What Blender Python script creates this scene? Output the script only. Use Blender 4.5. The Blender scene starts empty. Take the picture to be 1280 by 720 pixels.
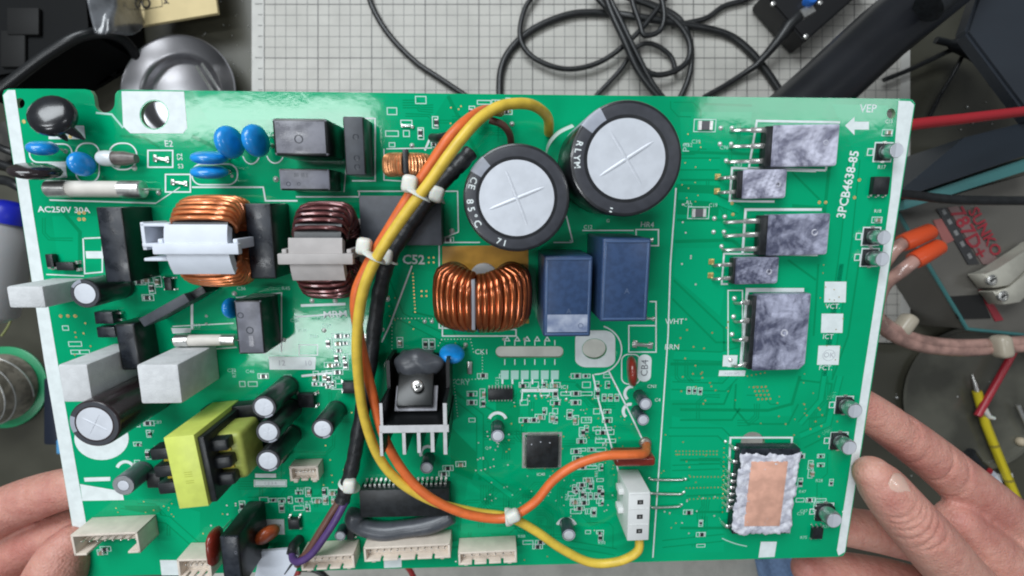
import bpy, bmesh, math, random
from mathutils import Vector, Matrix, Euler
from math import sin, cos, pi, radians, sqrt
random.seed(7)
scene = bpy.context.scene
col = scene.collection

# ------------------------------------------------------------------ camera, world, lamps, exposure
CAM_Z = 0.458                      # camera hangs this far above the bench, looking straight down
FPX = 610.0                        # focal length for a 1280 px wide picture
cd = bpy.data.cameras.new('camera')
cam = bpy.data.objects.new('camera', cd); col.objects.link(cam)
cam.location = (0, 0, CAM_Z)
cd.sensor_width = 36.0; cd.lens = 36.0 * FPX / 1280.0
cd.clip_start = 0.005; cd.clip_end = 20
cd.dof.use_dof = True; cd.dof.focus_distance = 0.182; cd.dof.aperture_fstop = 15
scene.camera = cam

w = bpy.data.worlds.new('World'); scene.world = w; w.use_nodes = True
w.node_tree.nodes['Background'].inputs[0].default_value = (0.86, 0.93, 1.0, 1)
w.node_tree.nodes['Background'].inputs[1].default_value = 0.15

def area(name, loc, sx, sy, energy, color, target=None):
    l = bpy.data.lights.new(name, 'AREA'); l.shape = 'RECTANGLE'; l.size = sx; l.size_y = sy
    l.energy = energy; l.color = color
    o = bpy.data.objects.new(name, l); col.objects.link(o); o.location = loc
    d = Vector(target or (loc[0], loc[1], 0)) - Vector(loc)
    o.rotation_euler = d.to_track_quat('-Z', 'Y').to_euler()
    return o
area('ceiling_tube', (-0.68, 0.03, 1.78), 0.72, 0.12, 6, (0.93, 0.97, 1.0))
area('ceiling_tube_right', (1.12, 0.09, 1.78), 0.7, 0.12, 3, (0.93, 0.97, 1.0))
area('ceiling_tube_front', (-0.60, -0.74, 1.78), 0.50, 0.17, 6, (0.93, 0.97, 1.0))
area('soft_fill_light', (-0.55, 1.0, 1.6), 1.3, 0.8, 30, (0.9, 0.96, 1.0), (0, 0, 0.2))  # unseen overhead fill, added; placed so its reflection misses the board

scene.view_settings.view_transform = 'Standard'
scene.view_settings.look = 'None'
scene.view_settings.exposure = 0.0
scene.view_settings.gamma = 1.0
scene.render.engine = 'CYCLES'
try:
    scene.cycles.use_denoising = True
    scene.cycles.max_bounces = 6
    scene.cycles.filter_width = 2.0
    scene.cycles.sample_clamp_indirect = 4
except Exception: pass

# ------------------------------------------------------------------ geometry of the place
# board pose: found from its four corners; board frame in millimetres, x right, y up the board, z out of its face
RX, RY, RZ = 0.1751135, 0.0420889, 0.0024186
RB = Matrix.Rotation(RZ, 3, 'Z') @ Matrix.Rotation(RY, 3, 'Y') @ Matrix.Rotation(RX, 3, 'X')
TB = Vector((-14.0125, -25.0110, -194.2088))            # board centre from the camera, mm
def ray(px, py): return Vector(((px - 640) / FPX, (360 - py) / FPX, -1.0))
def bp(px, py, h=0.0):
    """point at height h (mm) over the board that the photograph shows at px,py"""
    n = RB @ Vector((0, 0, 1)); d = ray(px, py)
    t = (n.dot(TB) + h) / n.dot(d)
    q = RB.transposed() @ (d * t - TB)
    return Vector((q.x, q.y, h))
def dp(px, py, z=0.0):
    """point at height z (m) over the bench"""
    d = ray(px, py) * (CAM_Z - z)
    return Vector((d.x, d.y, z))
def b2w(v): return (RB @ Vector(v) + TB) * 0.001 + Vector((0, 0, CAM_Z))
def bw(px, py, h): return b2w(bp(px, py, h))
def rect(x0, y0, x1, y1, h):
    """centre and size (mm) of a face lying at height h whose picture is x0..x1, y0..y1"""
    xc, yc = (x0 + x1) / 2, (y0 + y1) / 2
    a, b, c, d = bp(x0, yc, h), bp(x1, yc, h), bp(xc, y0, h), bp(xc, y1, h)
    m = bp(xc, yc, h)
    return m.x, m.y, (b - a).length, (d - c).length

# ------------------------------------------------------------------ materials
MATS = {}
def mat(name, color, rough=0.5, metal=0.0, coat=0.0, spec=0.5, var=0.0, vscale=300.0, bump=0.0, bscale=900.0,
        color2=None, rvar=0.0, alpha=1.0, trans=0.0, sss=0.0, lo=0.4, hi=0.6, detail=4.0, dist=0.0, nrough=0.5):
    if name in MATS: return MATS[name]
    m = bpy.data.materials.new(name); m.use_nodes = True; MATS[name] = m
    nt = m.node_tree; b = nt.nodes['Principled BSDF']
    b.inputs['Base Color'].default_value = (*color, 1)
    b.inputs['Roughness'].default_value = rough
    b.inputs['Metallic'].default_value = metal
    b.inputs['Coat Weight'].default_value = coat
    b.inputs['Coat Roughness'].default_value = 0.08
    b.inputs['Specular IOR Level'].default_value = spec
    b.inputs['Alpha'].default_value = alpha
    b.inputs['Transmission Weight'].default_value = trans
    if sss:
        b.inputs['Subsurface Weight'].default_value = sss
        b.inputs['Subsurface Radius'].default_value = (0.004, 0.0015, 0.0008)
        b.inputs['Subsurface Scale'].default_value = 0.6
    tc = nt.nodes.new('ShaderNodeTexCoord')
    if var or color2 or rvar:
        n = nt.nodes.new('ShaderNodeTexNoise'); n.inputs['Scale'].default_value = vscale; n.inputs['Detail'].default_value = detail; n.inputs['Distortion'].default_value = dist; n.inputs['Roughness'].default_value = nrough
        nt.links.new(tc.outputs['Object'], n.inputs['Vector'])
        r = nt.nodes.new('ShaderNodeValToRGB')
        r.color_ramp.elements[0].position = lo; r.color_ramp.elements[1].position = hi
        c2 = color2 or tuple(max(0, c * (1 - var)) for c in color)
        c1 = color if color2 else tuple(min(1, c * (1 + var)) for c in color)
        r.color_ramp.elements[0].color = (*c2, 1); r.color_ramp.elements[1].color = (*c1, 1)
        nt.links.new(n.outputs['Fac'], r.inputs['Fac'])
        nt.links.new(r.outputs['Color'], b.inputs['Base Color'])
        if rvar:
            mr = nt.nodes.new('ShaderNodeMapRange'); mr.inputs['To Min'].default_value = max(0.02, rough - rvar)
            mr.inputs['To Max'].default_value = min(1, rough + rvar); mr.inputs['From Min'].default_value = lo; mr.inputs['From Max'].default_value = hi
            nt.links.new(n.outputs['Fac'], mr.inputs['Value']); nt.links.new(mr.outputs['Result'], b.inputs['Roughness'])
    if bump:
        n2 = nt.nodes.new('ShaderNodeTexNoise'); n2.inputs['Scale'].default_value = bscale; n2.inputs['Detail'].default_value = 5
        nt.links.new(tc.outputs['Object'], n2.inputs['Vector'])
        bu = nt.nodes.new('ShaderNodeBump'); bu.inputs['Strength'].default_value = bump; bu.inputs['Distance'].default_value = 0.001
        nt.links.new(n2.outputs['Fac'], bu.inputs['Height']); nt.links.new(bu.outputs['Normal'], b.inputs['Normal'])
    return m

M_black = mat('black_plastic', (0.012, 0.014, 0.016), 0.38, var=0.3, vscale=400, bump=0.06, bscale=2500)
M_epoxy = mat('epoxy_grey', (0.015, 0.019, 0.027), 0.34, var=0.25, vscale=250, bump=0.05, bscale=2200, rvar=0.1)
M_epoxyL = mat('epoxy_light', (0.19, 0.19, 0.22), 0.30, var=0.22, vscale=140, bump=0.04, bscale=1500, rvar=0.1)
M_slate = mat('slate_epoxy', (0.050, 0.056, 0.068), 0.5, var=0.12, vscale=200)
M_blue = mat('blue_film_box', (0.028, 0.058, 0.135), 0.36, var=0.12, vscale=500, bump=0.03, bscale=1500)
M_bluedisc = mat('blue_lacquer', (0.008, 0.27, 0.74), 0.3, coat=0.5, var=0.1, vscale=300)
M_sleeve = mat('electrolytic_sleeve', (0.017, 0.018, 0.021), 0.28, coat=0.25, var=0.15, vscale=300)
M_sleeveG = mat('sleeve_rim', (0.040, 0.042, 0.052), 0.42, var=0.1, vscale=300)
M_alu = mat('aluminium_top', (0.64, 0.665, 0.72), 0.5, metal=0.3, var=0.04, vscale=200, bump=0.03, bscale=800)
M_can = mat('aluminium_can', (0.55, 0.56, 0.58), 0.3, metal=0.9, var=0.08, vscale=300)
M_white = mat('white_plastic', (0.70, 0.74, 0.82), 0.45, var=0.03, vscale=150)
M_offwhite = mat('offwhite_plastic', (0.70, 0.71, 0.70), 0.45, var=0.03, vscale=150)
M_inkB = mat('moulded_mark', (0.085, 0.125, 0.22), 0.5)
M_frost = mat('nylon_tie', (0.72, 0.72, 0.66), 0.4, sss=0.3)
M_bobbin = mat('beige_bobbin', (0.42, 0.39, 0.38), 0.5, var=0.05, vscale=200)
M_connector = mat('beige_connector', (0.72, 0.63, 0.54), 0.5, var=0.06, vscale=200)
M_cement = mat('cement_ceramic', (0.63, 0.64, 0.65), 0.75, var=0.06, vscale=250, bump=0.25, bscale=1800)
M_copper = mat('copper_enamel', (0.43, 0.115, 0.038), 0.24, metal=0.85, coat=0.4, var=0.2, vscale=200)
M_copperO = mat('orange_enamel', (0.66, 0.21, 0.075), 0.3, metal=0.6, coat=0.4, var=0.15, vscale=200)
M_copperD = mat('dark_enamel', (0.12, 0.035, 0.035), 0.25, metal=0.5, coat=0.5, var=0.2, vscale=200)
M_copperP = mat('pale_copper', (0.80, 0.36, 0.16), 0.3, metal=0.7, coat=0.2, var=0.25, vscale=350)
M_tin = mat('tinned_lead', (0.72, 0.71, 0.68), 0.28, metal=0.9, var=0.12, vscale=600)
M_gold = mat('bare_pad_gold', (0.62, 0.46, 0.17), 0.35, metal=0.6, var=0.2, vscale=800)
M_solder = mat('solder', (0.74, 0.74, 0.72), 0.3, metal=0.45, var=0.1, vscale=900)
M_silk = mat('silkscreen_white', (0.74, 0.80, 0.80), 0.45, var=0.04, vscale=300)
M_silkD = mat('silkscreen_thin', (0.40, 0.66, 0.58), 0.45)
M_gap = mat('solder_mask_dark', (0.0, 0.262, 0.105), 0.5, coat=0.6, spec=0.0)
M_pour = mat('solder_mask_light', (0.0, 0.375, 0.168), 0.5, coat=0.6, spec=0.0)
M_yellowtape = mat('yellow_tape', (0.64, 0.72, 0.14), 0.42, var=0.05, vscale=200, bump=0.05, bscale=700)
M_olivetape = mat('yellow_tape_winding', (0.42, 0.47, 0.10), 0.45, var=0.08, vscale=200)
M_kapton = mat('kapton_sheet', (0.50, 0.26, 0.035), 0.4, var=0.12, vscale=120)
M_wireY = mat('yellow_wire', (0.72, 0.50, 0.06), 0.42, var=0.08, vscale=250, bump=0.03, bscale=1200)
M_wireO = mat('orange_wire', (0.72, 0.15, 0.035), 0.42, var=0.08, vscale=250, bump=0.03, bscale=1200)
M_tubeK = mat('black_heatshrink', (0.014, 0.015, 0.017), 0.42, bump=0.3, bscale=500, var=0.3, vscale=400)
M_wireBr = mat('brown_wire', (0.13, 0.06, 0.045), 0.42, var=0.08, vscale=250)
M_wireP = mat('purple_wire', (0.085, 0.045, 0.16), 0.4, var=0.08, vscale=250)
M_wireK = mat('black_wire', (0.012, 0.012, 0.013), 0.4)
M_redcap = mat('red_brown_lacquer', (0.20, 0.022, 0.012), 0.3, coat=0.3, var=0.15, vscale=300)
M_redcapO = mat('orange_brown_lacquer', (0.40, 0.075, 0.02), 0.28, coat=0.3, var=0.2, vscale=300)
M_silicone = mat('grey_silicone', (0.070, 0.076, 0.088), 0.32, var=0.10, vscale=250, bump=0.05, bscale=300)
M_paste = mat('thermal_paste_on_package', (0.60, 0.60, 0.72), 0.4, color2=(0.19, 0.19, 0.26), vscale=85, lo=0.39, hi=0.54, bump=0.5, bscale=350, detail=9, dist=0.6, nrough=0.56)
M_paste2 = mat('thermal_paste_thin', (0.46, 0.47, 0.60), 0.4, color2=(0.075, 0.08, 0.13), vscale=110, lo=0.40, hi=0.66, bump=0.6, bscale=350, detail=10, dist=0.5, nrough=0.62)
M_pasteW = mat('thermal_paste_thick', (0.72, 0.72, 0.78), 0.45, color2=(0.45, 0.45, 0.52), vscale=300, bump=0.5, bscale=500)
M_pad = mat('salmon_thermal_pad', (0.70, 0.38, 0.28), 0.55, var=0.12, vscale=150, bump=0.25, bscale=300)
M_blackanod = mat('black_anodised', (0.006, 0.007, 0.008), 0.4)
M_cutalu = mat('cut_aluminium', (0.62, 0.62, 0.63), 0.5, metal=0.4, var=0.06, vscale=300)
M_glassfuse = mat('ceramic_fuse_tube', (0.70, 0.66, 0.60), 0.5, var=0.05, vscale=200)
M_dark = mat('dark_hole', (0.004, 0.004, 0.004), 0.8)
M_label = mat('white_label', (0.72, 0.74, 0.77), 0.5, var=0.02)
M_ink = mat('grey_ink', (0.10, 0.11, 0.13), 0.6)
M_inkL = mat('pale_ink', (0.42, 0.44, 0.48), 0.6)

# solder mask: green, glossy, with faint blotches of copper pour under it
def board_material():
    m = mat('solder_mask_green', (0.0, 0.345, 0.150), 0.5, coat=0.6, spec=0.0, var=0.12, vscale=26, detail=7, lo=0.3, hi=0.7)
    return m
def wavy(m):
    nt = m.node_tree; bs = nt.nodes['Principled BSDF']; tc = nt.nodes.new('ShaderNodeTexCoord'); n = nt.nodes.new('ShaderNodeTexNoise')
    n.inputs['Scale'].default_value = 130; n.inputs['Detail'].default_value = 6; nt.links.new(tc.outputs['Object'], n.inputs['Vector'])
    bu = nt.nodes.new('ShaderNodeBump'); bu.inputs['Strength'].default_value = 0.06; bu.inputs['Distance'].default_value = 0.001
    nt.links.new(n.outputs['Fac'], bu.inputs['Height']); nt.links.new(bu.outputs['Normal'], bs.inputs['Coat Normal'])
M_board = board_material()
for m_ in (M_board, M_gap, M_pour): wavy(m_)
M_boardedge = mat('board_core', (0.20, 0.34, 0.20), 0.7, var=0.1)

# ------------------------------------------------------------------ mesh helpers (board things are drawn in mm)
MM = 0.001
def finish(bm, name, mats, parent=None, loc=(0, 0, 0), rot=0.0, scale=MM, smooth=40, label=None, kind=None, rot3=None):
    me = bpy.data.meshes.new(name)
    if scale != 1.0: bmesh.ops.scale(bm, vec=(scale,) * 3, verts=bm.verts)
    bmesh.ops.recalc_face_normals(bm, faces=bm.faces)
    bm.to_mesh(me); bm.free()
    for m in (mats if isinstance(mats, (list, tuple)) else [mats]): me.materials.append(m)
    if smooth:
        me.polygons.foreach_set('use_smooth', [True] * len(me.polygons))
        me.set_sharp_from_angle(angle=radians(smooth))
    o = bpy.data.objects.new(name, me); col.objects.link(o)
    o.parent = parent; o.location = Vector(loc) * scale if scale != 1.0 else Vector(loc)
    o.rotation_euler = rot3 if rot3 else (0, 0, rot)
    if label: o['label'] = label
    if kind: o['kind'] = kind
    return o
def clone(src, parent, loc, rot=0.0, name=None):
    o = src.copy(); col.objects.link(o); o.parent = parent; o.location = Vector(loc) * MM; o.rotation_euler = (0, 0, rot)
    return o
def setmat(faces, i):
    for f in faces: f.material_index = i
def box(bm, c, s, mi=0, bev=0.0, seg=2, R=None, top=None):
    """box centred c, size s; top=(fx,fy) scales the upper face"""
    ret = bmesh.ops.create_cube(bm, size=1.0)
    vs = ret['verts']
    for v in vs:
        p = Vector((v.co.x * s[0], v.co.y * s[1], v.co.z * s[2]))
        if top and v.co.z > 0: p.x *= top[0]; p.y *= top[1]
        if R: p = R @ p
        v.co = p + Vector(c)
    fs = {f for v in vs for f in v.link_faces}
    setmat(fs, mi)
    if bev:
        es = list({e for v in vs for e in v.link_edges})
        r = bmesh.ops.bevel(bm, geom=es, offset=bev, segments=seg, affect='EDGES', profile=0.5)
        setmat(r['faces'], mi)
    return vs
def boxz(bm, cx, cy, z0, z1, sx, sy, mi=0, bev=0.0, **k): return box(bm, (cx, cy, (z0 + z1) / 2), (sx, sy, z1 - z0), mi, bev, **k)
def lathe(bm, prof, seg=32, c=(0, 0, 0), mi=0, R=None, caps=True):
    """prof: (radius, z, material) rings from bottom to top"""
    rings = []
    for p in prof:
        ring = []
        for k in range(seg):
            a = 2 * pi * k / seg
            q = Vector((p[0] * cos(a), p[0] * sin(a), p[1]))
            if R: q = R @ q
            ring.append(bm.verts.new(q + Vector(c)))
        rings.append(ring)
    for j in range(len(rings) - 1):
        m = prof[j + 1][2] if len(prof[j + 1]) > 2 else mi
        for k in range(seg):
            f = bm.faces.new((rings[j][k], rings[j][(k + 1) % seg], rings[j + 1][(k + 1) % seg], rings[j + 1][k])); f.material_index = m
    if caps:
        f = bm.faces.new(rings[0][::-1]); f.material_index = prof[0][2] if len(prof[0]) > 2 else mi
        f = bm.faces.new(rings[-1]); f.material_index = prof[-1][2] if len(prof[-1]) > 2 else mi
def spline(pts, n=8, closed=False):
    P = [Vector(p) for p in pts]; out = []; N = len(P)
    rng = range(N if closed else N - 1)
    for i in rng:
        if closed: p0, p1, p2, p3 = P[i - 1], P[i], P[(i + 1) % N], P[(i + 2) % N]
        else: p0, p1, p2, p3 = P[max(i - 1, 0)], P[i], P[i + 1], P[min(i + 2, N - 1)]
        for k in range(n):
            t = k / n
            out.append(0.5 * ((2 * p1) + (p2 - p0) * t + (2 * p0 - 5 * p1 + 4 * p2 - p3) * t * t + (3 * p1 - p0 - 3 * p2 + p3) * t ** 3))
    if not closed: out.append(P[-1])
    return out
def tube(bm, pts, r, seg=10, closed=False, mi=0, caps=True, flat=None):
    """sweep; r may be a list; flat=(a,b) squashes the section"""
    N = len(pts); rings = []
    T = []
    for i in range(N):
        a = pts[i - 1] if (i or closed) else pts[0]
        b = pts[(i + 1) % N] if (i < N - 1 or closed) else pts[-1]
        d = (b - a); T.append(d.normalized() if d.length > 1e-9 else Vector((0, 0, 1)))
    up = Vector((0, 0, 1)) if abs(T[0].z) < 0.9 else Vector((1, 0, 0))
    u = T[0].cross(up).normalized()
    for i in range(N):
        u = (u - T[i] * u.dot(T[i]))
        if u.length < 1e-6: u = T[i].orthogonal()
        u.normalize(); v = T[i].cross(u)
        rr = r[i] if isinstance(r, (list, tuple)) else r
        ring = []
        for k in range(seg):
            a = 2 * pi * k / seg
            ring.append(bm.verts.new(pts[i] + (u * cos(a) * (flat[0] if flat else 1) + v * sin(a) * (flat[1] if flat else 1)) * rr))
        rings.append(ring)
    for i in range(N if closed else N - 1):
        A, B = rings[i], rings[(i + 1) % N]
        for k in range(seg):
            f = bm.faces.new((A[k], A[(k + 1) % seg], B[(k + 1) % seg], B[k])); f.material_index = mi
    if caps and not closed:
        f = bm.faces.new(rings[0][::-1]); f.material_index = mi
        f = bm.faces.new(rings[-1]); f.material_index = mi
def prism(bm, poly, z0, z1, mi=0, mside=None):
    a = [bm.verts.new((p[0], p[1], z0)) for p in poly]; b = [bm.verts.new((p[0], p[1], z1)) for p in poly]
    f = bm.faces.new(b); f.material_index = mi
    f = bm.faces.new(a[::-1]); f.material_index = mi
    n = len(poly)
    for i in range(n):
        f = bm.faces.new((a[i], a[(i + 1) % n], b[(i + 1) % n], b[i])); f.material_index = mi if mside is None else mside
def ribbon(bm, pts, wd, z, th=0.03, mi=0, closed=False):
    P = [Vector((p[0], p[1], 0)) for p in pts]; N = len(P); L = []; Rr = []
    for i in range(N):
        a = P[i - 1] if (i or closed) else P[0]; b = P[(i + 1) % N] if (i < N - 1 or closed) else P[-1]
        d1 = (P[i] - a); d2 = (b - P[i])
        if d1.length < 1e-9: d1 = d2
        if d2.length < 1e-9: d2 = d1
        d1.normalize(); d2.normalize()
        t = d1 + d2
        t = t.normalized() if t.length > 1e-3 else d1
        nrm = Vector((-t.y, t.x, 0)); k = max(0.5, nrm.dot(Vector((-d1.y, d1.x, 0))))
        off = nrm * (wd / 2 / k)
        L.append(bm.verts.new((P[i].x + off.x, P[i].y + off.y, z))); Rr.append(bm.verts.new((P[i].x - off.x, P[i].y - off.y, z)))
    for i in range(N if closed else N - 1):
        j = (i + 1) % N
        f = bm.faces.new((L[i], Rr[i], Rr[j], L[j])); f.material_index = mi
def text_bm(bm, s, loc, size, rot=0.0, z=0.06, mi=0, align='CENTER', R3=None, bold=0.0, xs=1.0):
    cu = bpy.data.curves.new('t', 'FONT'); cu.body = s; cu.size = size; cu.align_x = align; cu.align_y = 'CENTER'
    cu.resolution_u = 2; cu.offset = bold
    o = bpy.data.objects.new('t', cu); col.objects.link(o)
    dg = bpy.context.evaluated_depsgraph_get()
    me = bpy.data.meshes.new_from_object(o.evaluated_get(dg))
    n0 = len(bm.verts); bm.from_mesh(me); bm.verts.ensure_lookup_table()
    c, sn = cos(rot), sin(rot)
    for v in bm.verts[n0:]:
        x, y = v.co.x * xs, v.co.y
        p = Vector((x * c - y * sn, x * sn + y * c, 0))
        if R3: p = R3 @ p
        v.co = p + Vector((loc[0], loc[1], z if len(loc) < 3 else loc[2]))
        for f in v.link_faces: f.material_index = mi
    bpy.data.objects.remove(o); bpy.data.meshes.remove(me); bpy.data.curves.remove(cu)
def empty(name, M=None, label=None, cat=None, group=None, loc=None):
    o = bpy.data.objects.new(name, None); col.objects.link(o); o.empty_display_size = 0.02
    if M is not None: o.matrix_world = M
    if loc is not None: o.location = loc
    if label: o['label'] = label
    if cat: o['category'] = cat
    if group: o['group'] = group
    return o
def tag(o, label, cat, group=None):
    o['label'] = label; o['category'] = cat
    if group: o['group'] = group
    return o

# ================================================================== the circuit board
BM4 = Matrix.Translation(Vector((0, 0, CAM_Z)) + TB * 0.001) @ RB.to_4x4()
BOARD = empty('circuit_board', BM4, 'large green air conditioner control circuit board crowded with components, held between two hands', 'circuit board')
ZT = 0.0      # mask surface

def px_poly(pts, h=0): return [bp(x, y, h) for x, y in pts]
def arc_px(cx, cy, rx, ry, a0, a1, n): return [(cx + rx * cos(radians(a0 + (a1 - a0) * i / n)), cy - ry * sin(radians(a0 + (a1 - a0) * i / n))) for i in range(n + 1)]
outline = [(101, 721), (55, 449), (3, 119)] + [(5, 113), (10, 111), (60, 111), (106, 111.5), (113, 113), (117, 119), (118.5, 127)]
outline += arc_px(131, 128, 12.5, 13, 180, 360, 12)[1:-1]
outline += [(143.5, 127), (144, 118), (147, 113.5), (153, 112), (640, 118), (1136, 123.5), (1141, 125), (1144, 130), (1100, 414), (1057, 690), (1054, 694.5), (1048, 696), (600, 708)]
holes = [arc_px(25, 129, 6, 6.5, 0, 360, 16)[:-1], arc_px(193, 143.5, 17, 17.5, 0, 360, 28)[:-1], arc_px(1114, 142, 5.5, 6.5, 0, 360, 16)[:-1],
         arc_px(743, 436, 15, 12.5, 0, 360, 28)[:-1], arc_px(941, 553, 15, 13, 0, 360, 24)[:-1],
         arc_px(626, 440, 6.5, 7, 90, 270, 8) + arc_px(698, 440, 6.5, 7, -90, 90, 8)]
def filled(name, polys, th, mats, zoff):
    cu = bpy.data.curves.new(name, 'CURVE'); cu.dimensions = '2D'; cu.fill_mode = 'BOTH'; cu.extrude = th / 2
    for P in polys:
        s = cu.splines.new('POLY'); s.points.add(len(P) - 1); s.use_cyclic_u = True
        for q, p in zip(s.points, P): q.co = (p.x, p.y, 0, 1)
    o = bpy.data.objects.new(name, cu); col.objects.link(o)
    me = bpy.data.meshes.new_from_object(o.evaluated_get(bpy.context.evaluated_depsgraph_get()))
    bm = bmesh.new(); bm.from_mesh(me)
    bpy.data.objects.remove(o); bpy.data.curves.remove(cu); bpy.data.meshes.remove(me)
    for f in bm.faces: f.material_index = 0 if abs(f.normal.z) > 0.5 else 1
    for v in bm.verts: v.co.z += zoff
    return bm
bm = filled('laminate', [px_poly(outline)] + [px_poly(h) for h in holes], 1.6, None, -0.8)
finish(bm, 'laminate', [M_board, M_boardedge], BOARD, smooth=0)

# ---- printing: margins, pads, outlines
silk = bmesh.new()
def spoly(pts, z=0.05, bm=silk, mi=0):
    P = px_poly(pts); 
    f = bm.faces.new([bm.verts.new((p.x, p.y, z)) for p in P]); f.material_index = mi
def sline(pts, wpx=1.6, z=0.055, mi=0, closed=False, bm=silk):
    P = px_poly(pts); ribbon(bm, P, wpx / 3.15, z, mi=mi, closed=closed)
def srect(x0, y0, x1, y1, wpx=1.6, mi=0): sline([(x0, y0), (x1, y0), (x1, y1), (x0, y1)], wpx, mi=mi, closed=True)
def sround(x0, y0, x1, y1, r, wpx=1.6, mi=0):
    pts = arc_px(x1 - r, y0 + r, r, r, 0, 90, 6) + arc_px(x0 + r, y0 + r, r, r, 90, 180, 6) + arc_px(x0 + r, y1 - r, r, r, 180, 270, 6) + arc_px(x1 - r, y1 - r, r, r, 270, 360, 6)
    sline(pts, wpx, mi=mi, closed=True)
def swith_hole(poly, hole, name):
    b = filled(name, [px_poly(poly), px_poly(hole)], 0.02, None, 0.05)
    finish(b, name, [M_silk, M_silk], BOARD, smooth=0)
spoly([(4, 119), (10, 112.5), (19, 112.5), (26, 160), (41, 262), (55, 350), (76, 475), (108, 655), (110, 718), (101, 718), (55, 449)])
spoly([(1123, 126), (1138, 126.5), (1142.5, 131), (1098.5, 414), (1056, 690), (1048, 694.5), (1046, 688), (1060, 600), (1079, 470), (1101, 330), (1113, 245)])
swith_hole([(152, 114), (230, 114.5), (234, 160), (229, 166.5), (163, 166.5), (154, 158)], arc_px(193, 143.5, 18.5, 19, 0, 360, 28)[:-1], 'mounting_pad')
swith_hole(arc_px(755, 424, 14, 11, 0, 90, 6) + arc_px(733, 424, 14, 11, 90, 180, 6) + arc_px(733, 449, 14, 10, 180, 270, 6) + arc_px(755, 449, 14, 10, 270, 360, 6),
           arc_px(743, 436, 15.5, 13, 0, 360, 28)[:-1], 'mounting_pad')
sline(arc_px(743, 437, 34, 31, -90, 70, 16), 1.8); sline([(741, 468), (748, 500), (776, 600)], 2); sline([(760, 462), (790, 522), (808, 560)], 2)
sline([(154, 160), (140, 143), (120, 141)], 2.2, mi=1)
spoly([(60, 157), (105, 157), (107, 174), (61, 174)]); spoly([(38, 206), (82, 203), (84, 222), (40, 224)])
sround(37, 180, 90, 203, 11); sround(95, 179, 124, 228, 12); sround(136, 179, 171, 212, 15)
srect(185, 188, 216, 209); srect(207, 218, 238, 240)
sline([(113, 228), (113, 228)]) if 0 else None
sline([(62, 250), (195, 254)], 1.6); sline([(195, 254), (225, 234)], 1) 
sline([(240, 234), (329, 234), (332, 251), (372, 251)], 1.8); sline([(370, 246), (448, 246)], 1.6); sline([(105, 298), (128, 297), (128, 340), (106, 342), (104, 298)], 1.6)
spoly([(107, 314), (130, 314), (130, 323), (108, 323)])
sline([(105, 345), (58, 343)], 1.4)
sround(240, 205, 297, 231, 12); sline(arc_px(314, 190, 11, 15, 200, 340, 8), 1.4); sline(arc_px(344, 190, 11, 14, 200, 340, 8), 1.4)
sline([(430, 148), (469, 148), (469, 226), (440, 226)], 1.6); sline([(433, 205), (430, 240)], 1.2)
sline([(447, 239), (572, 239), (573, 290), (556, 297)], 1.4); sline([(449, 239), (449, 246), (465, 246)], 1.4)
sline([(549, 303), (549, 410), (645, 412), (645, 420), (553, 420), (553, 405)], 1.6); sline([(549, 303), (600, 303)], 1.4)
sline([(480, 186), (480, 225), (530, 228)], 1.2); sline([(483, 186), (540, 185)], 1.2)
sline([(515, 332), (488, 405), (477, 428)], 2); sline([(538, 172), (531, 188)], 2.4)
srect(795, 287, 823, 307); sline([(728, 288), (792, 288)], 1.4); sline([(845, 235), (838, 330), (835, 420), (816, 697)], 1.8)
sline([(812, 377), (820, 377), (820, 440), (786, 440), (786, 407), (820, 407)], 1.6); sline([(712, 300), (715, 303)], 1)
sline([(708, 270), (716, 303)], 1.6); sline([(692, 303), (715, 303)], 1.4)
sround(777, 443, 800, 480, 8, 1.5)
spoly(arc_px(806, 450, 8.5, 7, 0, 180, 8) + arc_px(805, 470, 8.5, 7, 180, 360, 8))
# transistor footprints
sline([(1050, 153), (946, 151), (936, 210), (1032, 213)], 2.6); sline([(1032, 213), (1033, 207)], 2.6)
sline([(1020, 214), (915, 210), (912, 251), (968, 252)], 2.6)
sline([(1027, 262), (932, 262), (928, 318)], 3.2); sline([(1022, 319), (905, 317), (902, 355), (910, 355)], 2.2)
spoly([(932, 360), (1005, 360), (1005, 365), (932, 365)]); sline([(934, 364), (926, 455)], 4); srect(910, 363, 928, 458, 1.4)
spoly([(904, 444), (922, 444), (921, 458), (903, 458)]); spoly([(899, 463), (932, 463), (931, 470), (898, 470)])
# label squares
spoly([(1031, 352), (1058, 352), (1057, 378), (1030, 378)]); spoly([(1027, 392), (1054, 392), (1053, 416), (1026, 416)]); spoly([(1023, 432), (1050, 432), (1048, 456), (1021, 456)])
# IPM footprint, bottom pads
sline([(909, 640), (913, 547), (990, 547), (989, 560)], 2.6); spoly([(951, 677), (971, 677), (968, 696), (948, 697)])
sline(arc_px(950, 600, 95, 84, 240, 260, 6), 1.6, mi=1)
spoly([(100, 605), (153, 614), (155, 625), (103, 626)]); spoly([(105, 597), (138, 596), (138, 601), (106, 602)])
spoly(arc_px(127, 548, 34, 27, 0, 360, 32)[:-1])
spoly([(200, 700), (226, 700), (228, 719), (202, 719)]); spoly([(480, 698), (502, 697), (502, 709), (480, 710)])
spoly([(327, 649), (355, 649), (356, 668), (328, 668)]); spoly([(330, 688), (372, 686), (372, 700), (330, 704)])
srect(318, 600, 358, 608, 1); spoly([(319, 601), (357, 601), (357, 607), (319, 607)]); spoly([(345, 597), (319, 597), (319, 592), (345, 592)], z=0.04)
spoly([(336, 446), (395, 446), (394, 462), (337, 462)]); sline([(377, 470), (415, 466)], 3)
srect(374, 431, 397, 444, 1.3)
sline([(295, 372), (352, 366), (352, 440)], 1.4); sline([(240, 378), (240, 412)], 3); sline([(216, 440), (296, 434)], 1.4); sline([(216, 408), (292, 404)], 1.2)
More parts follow.
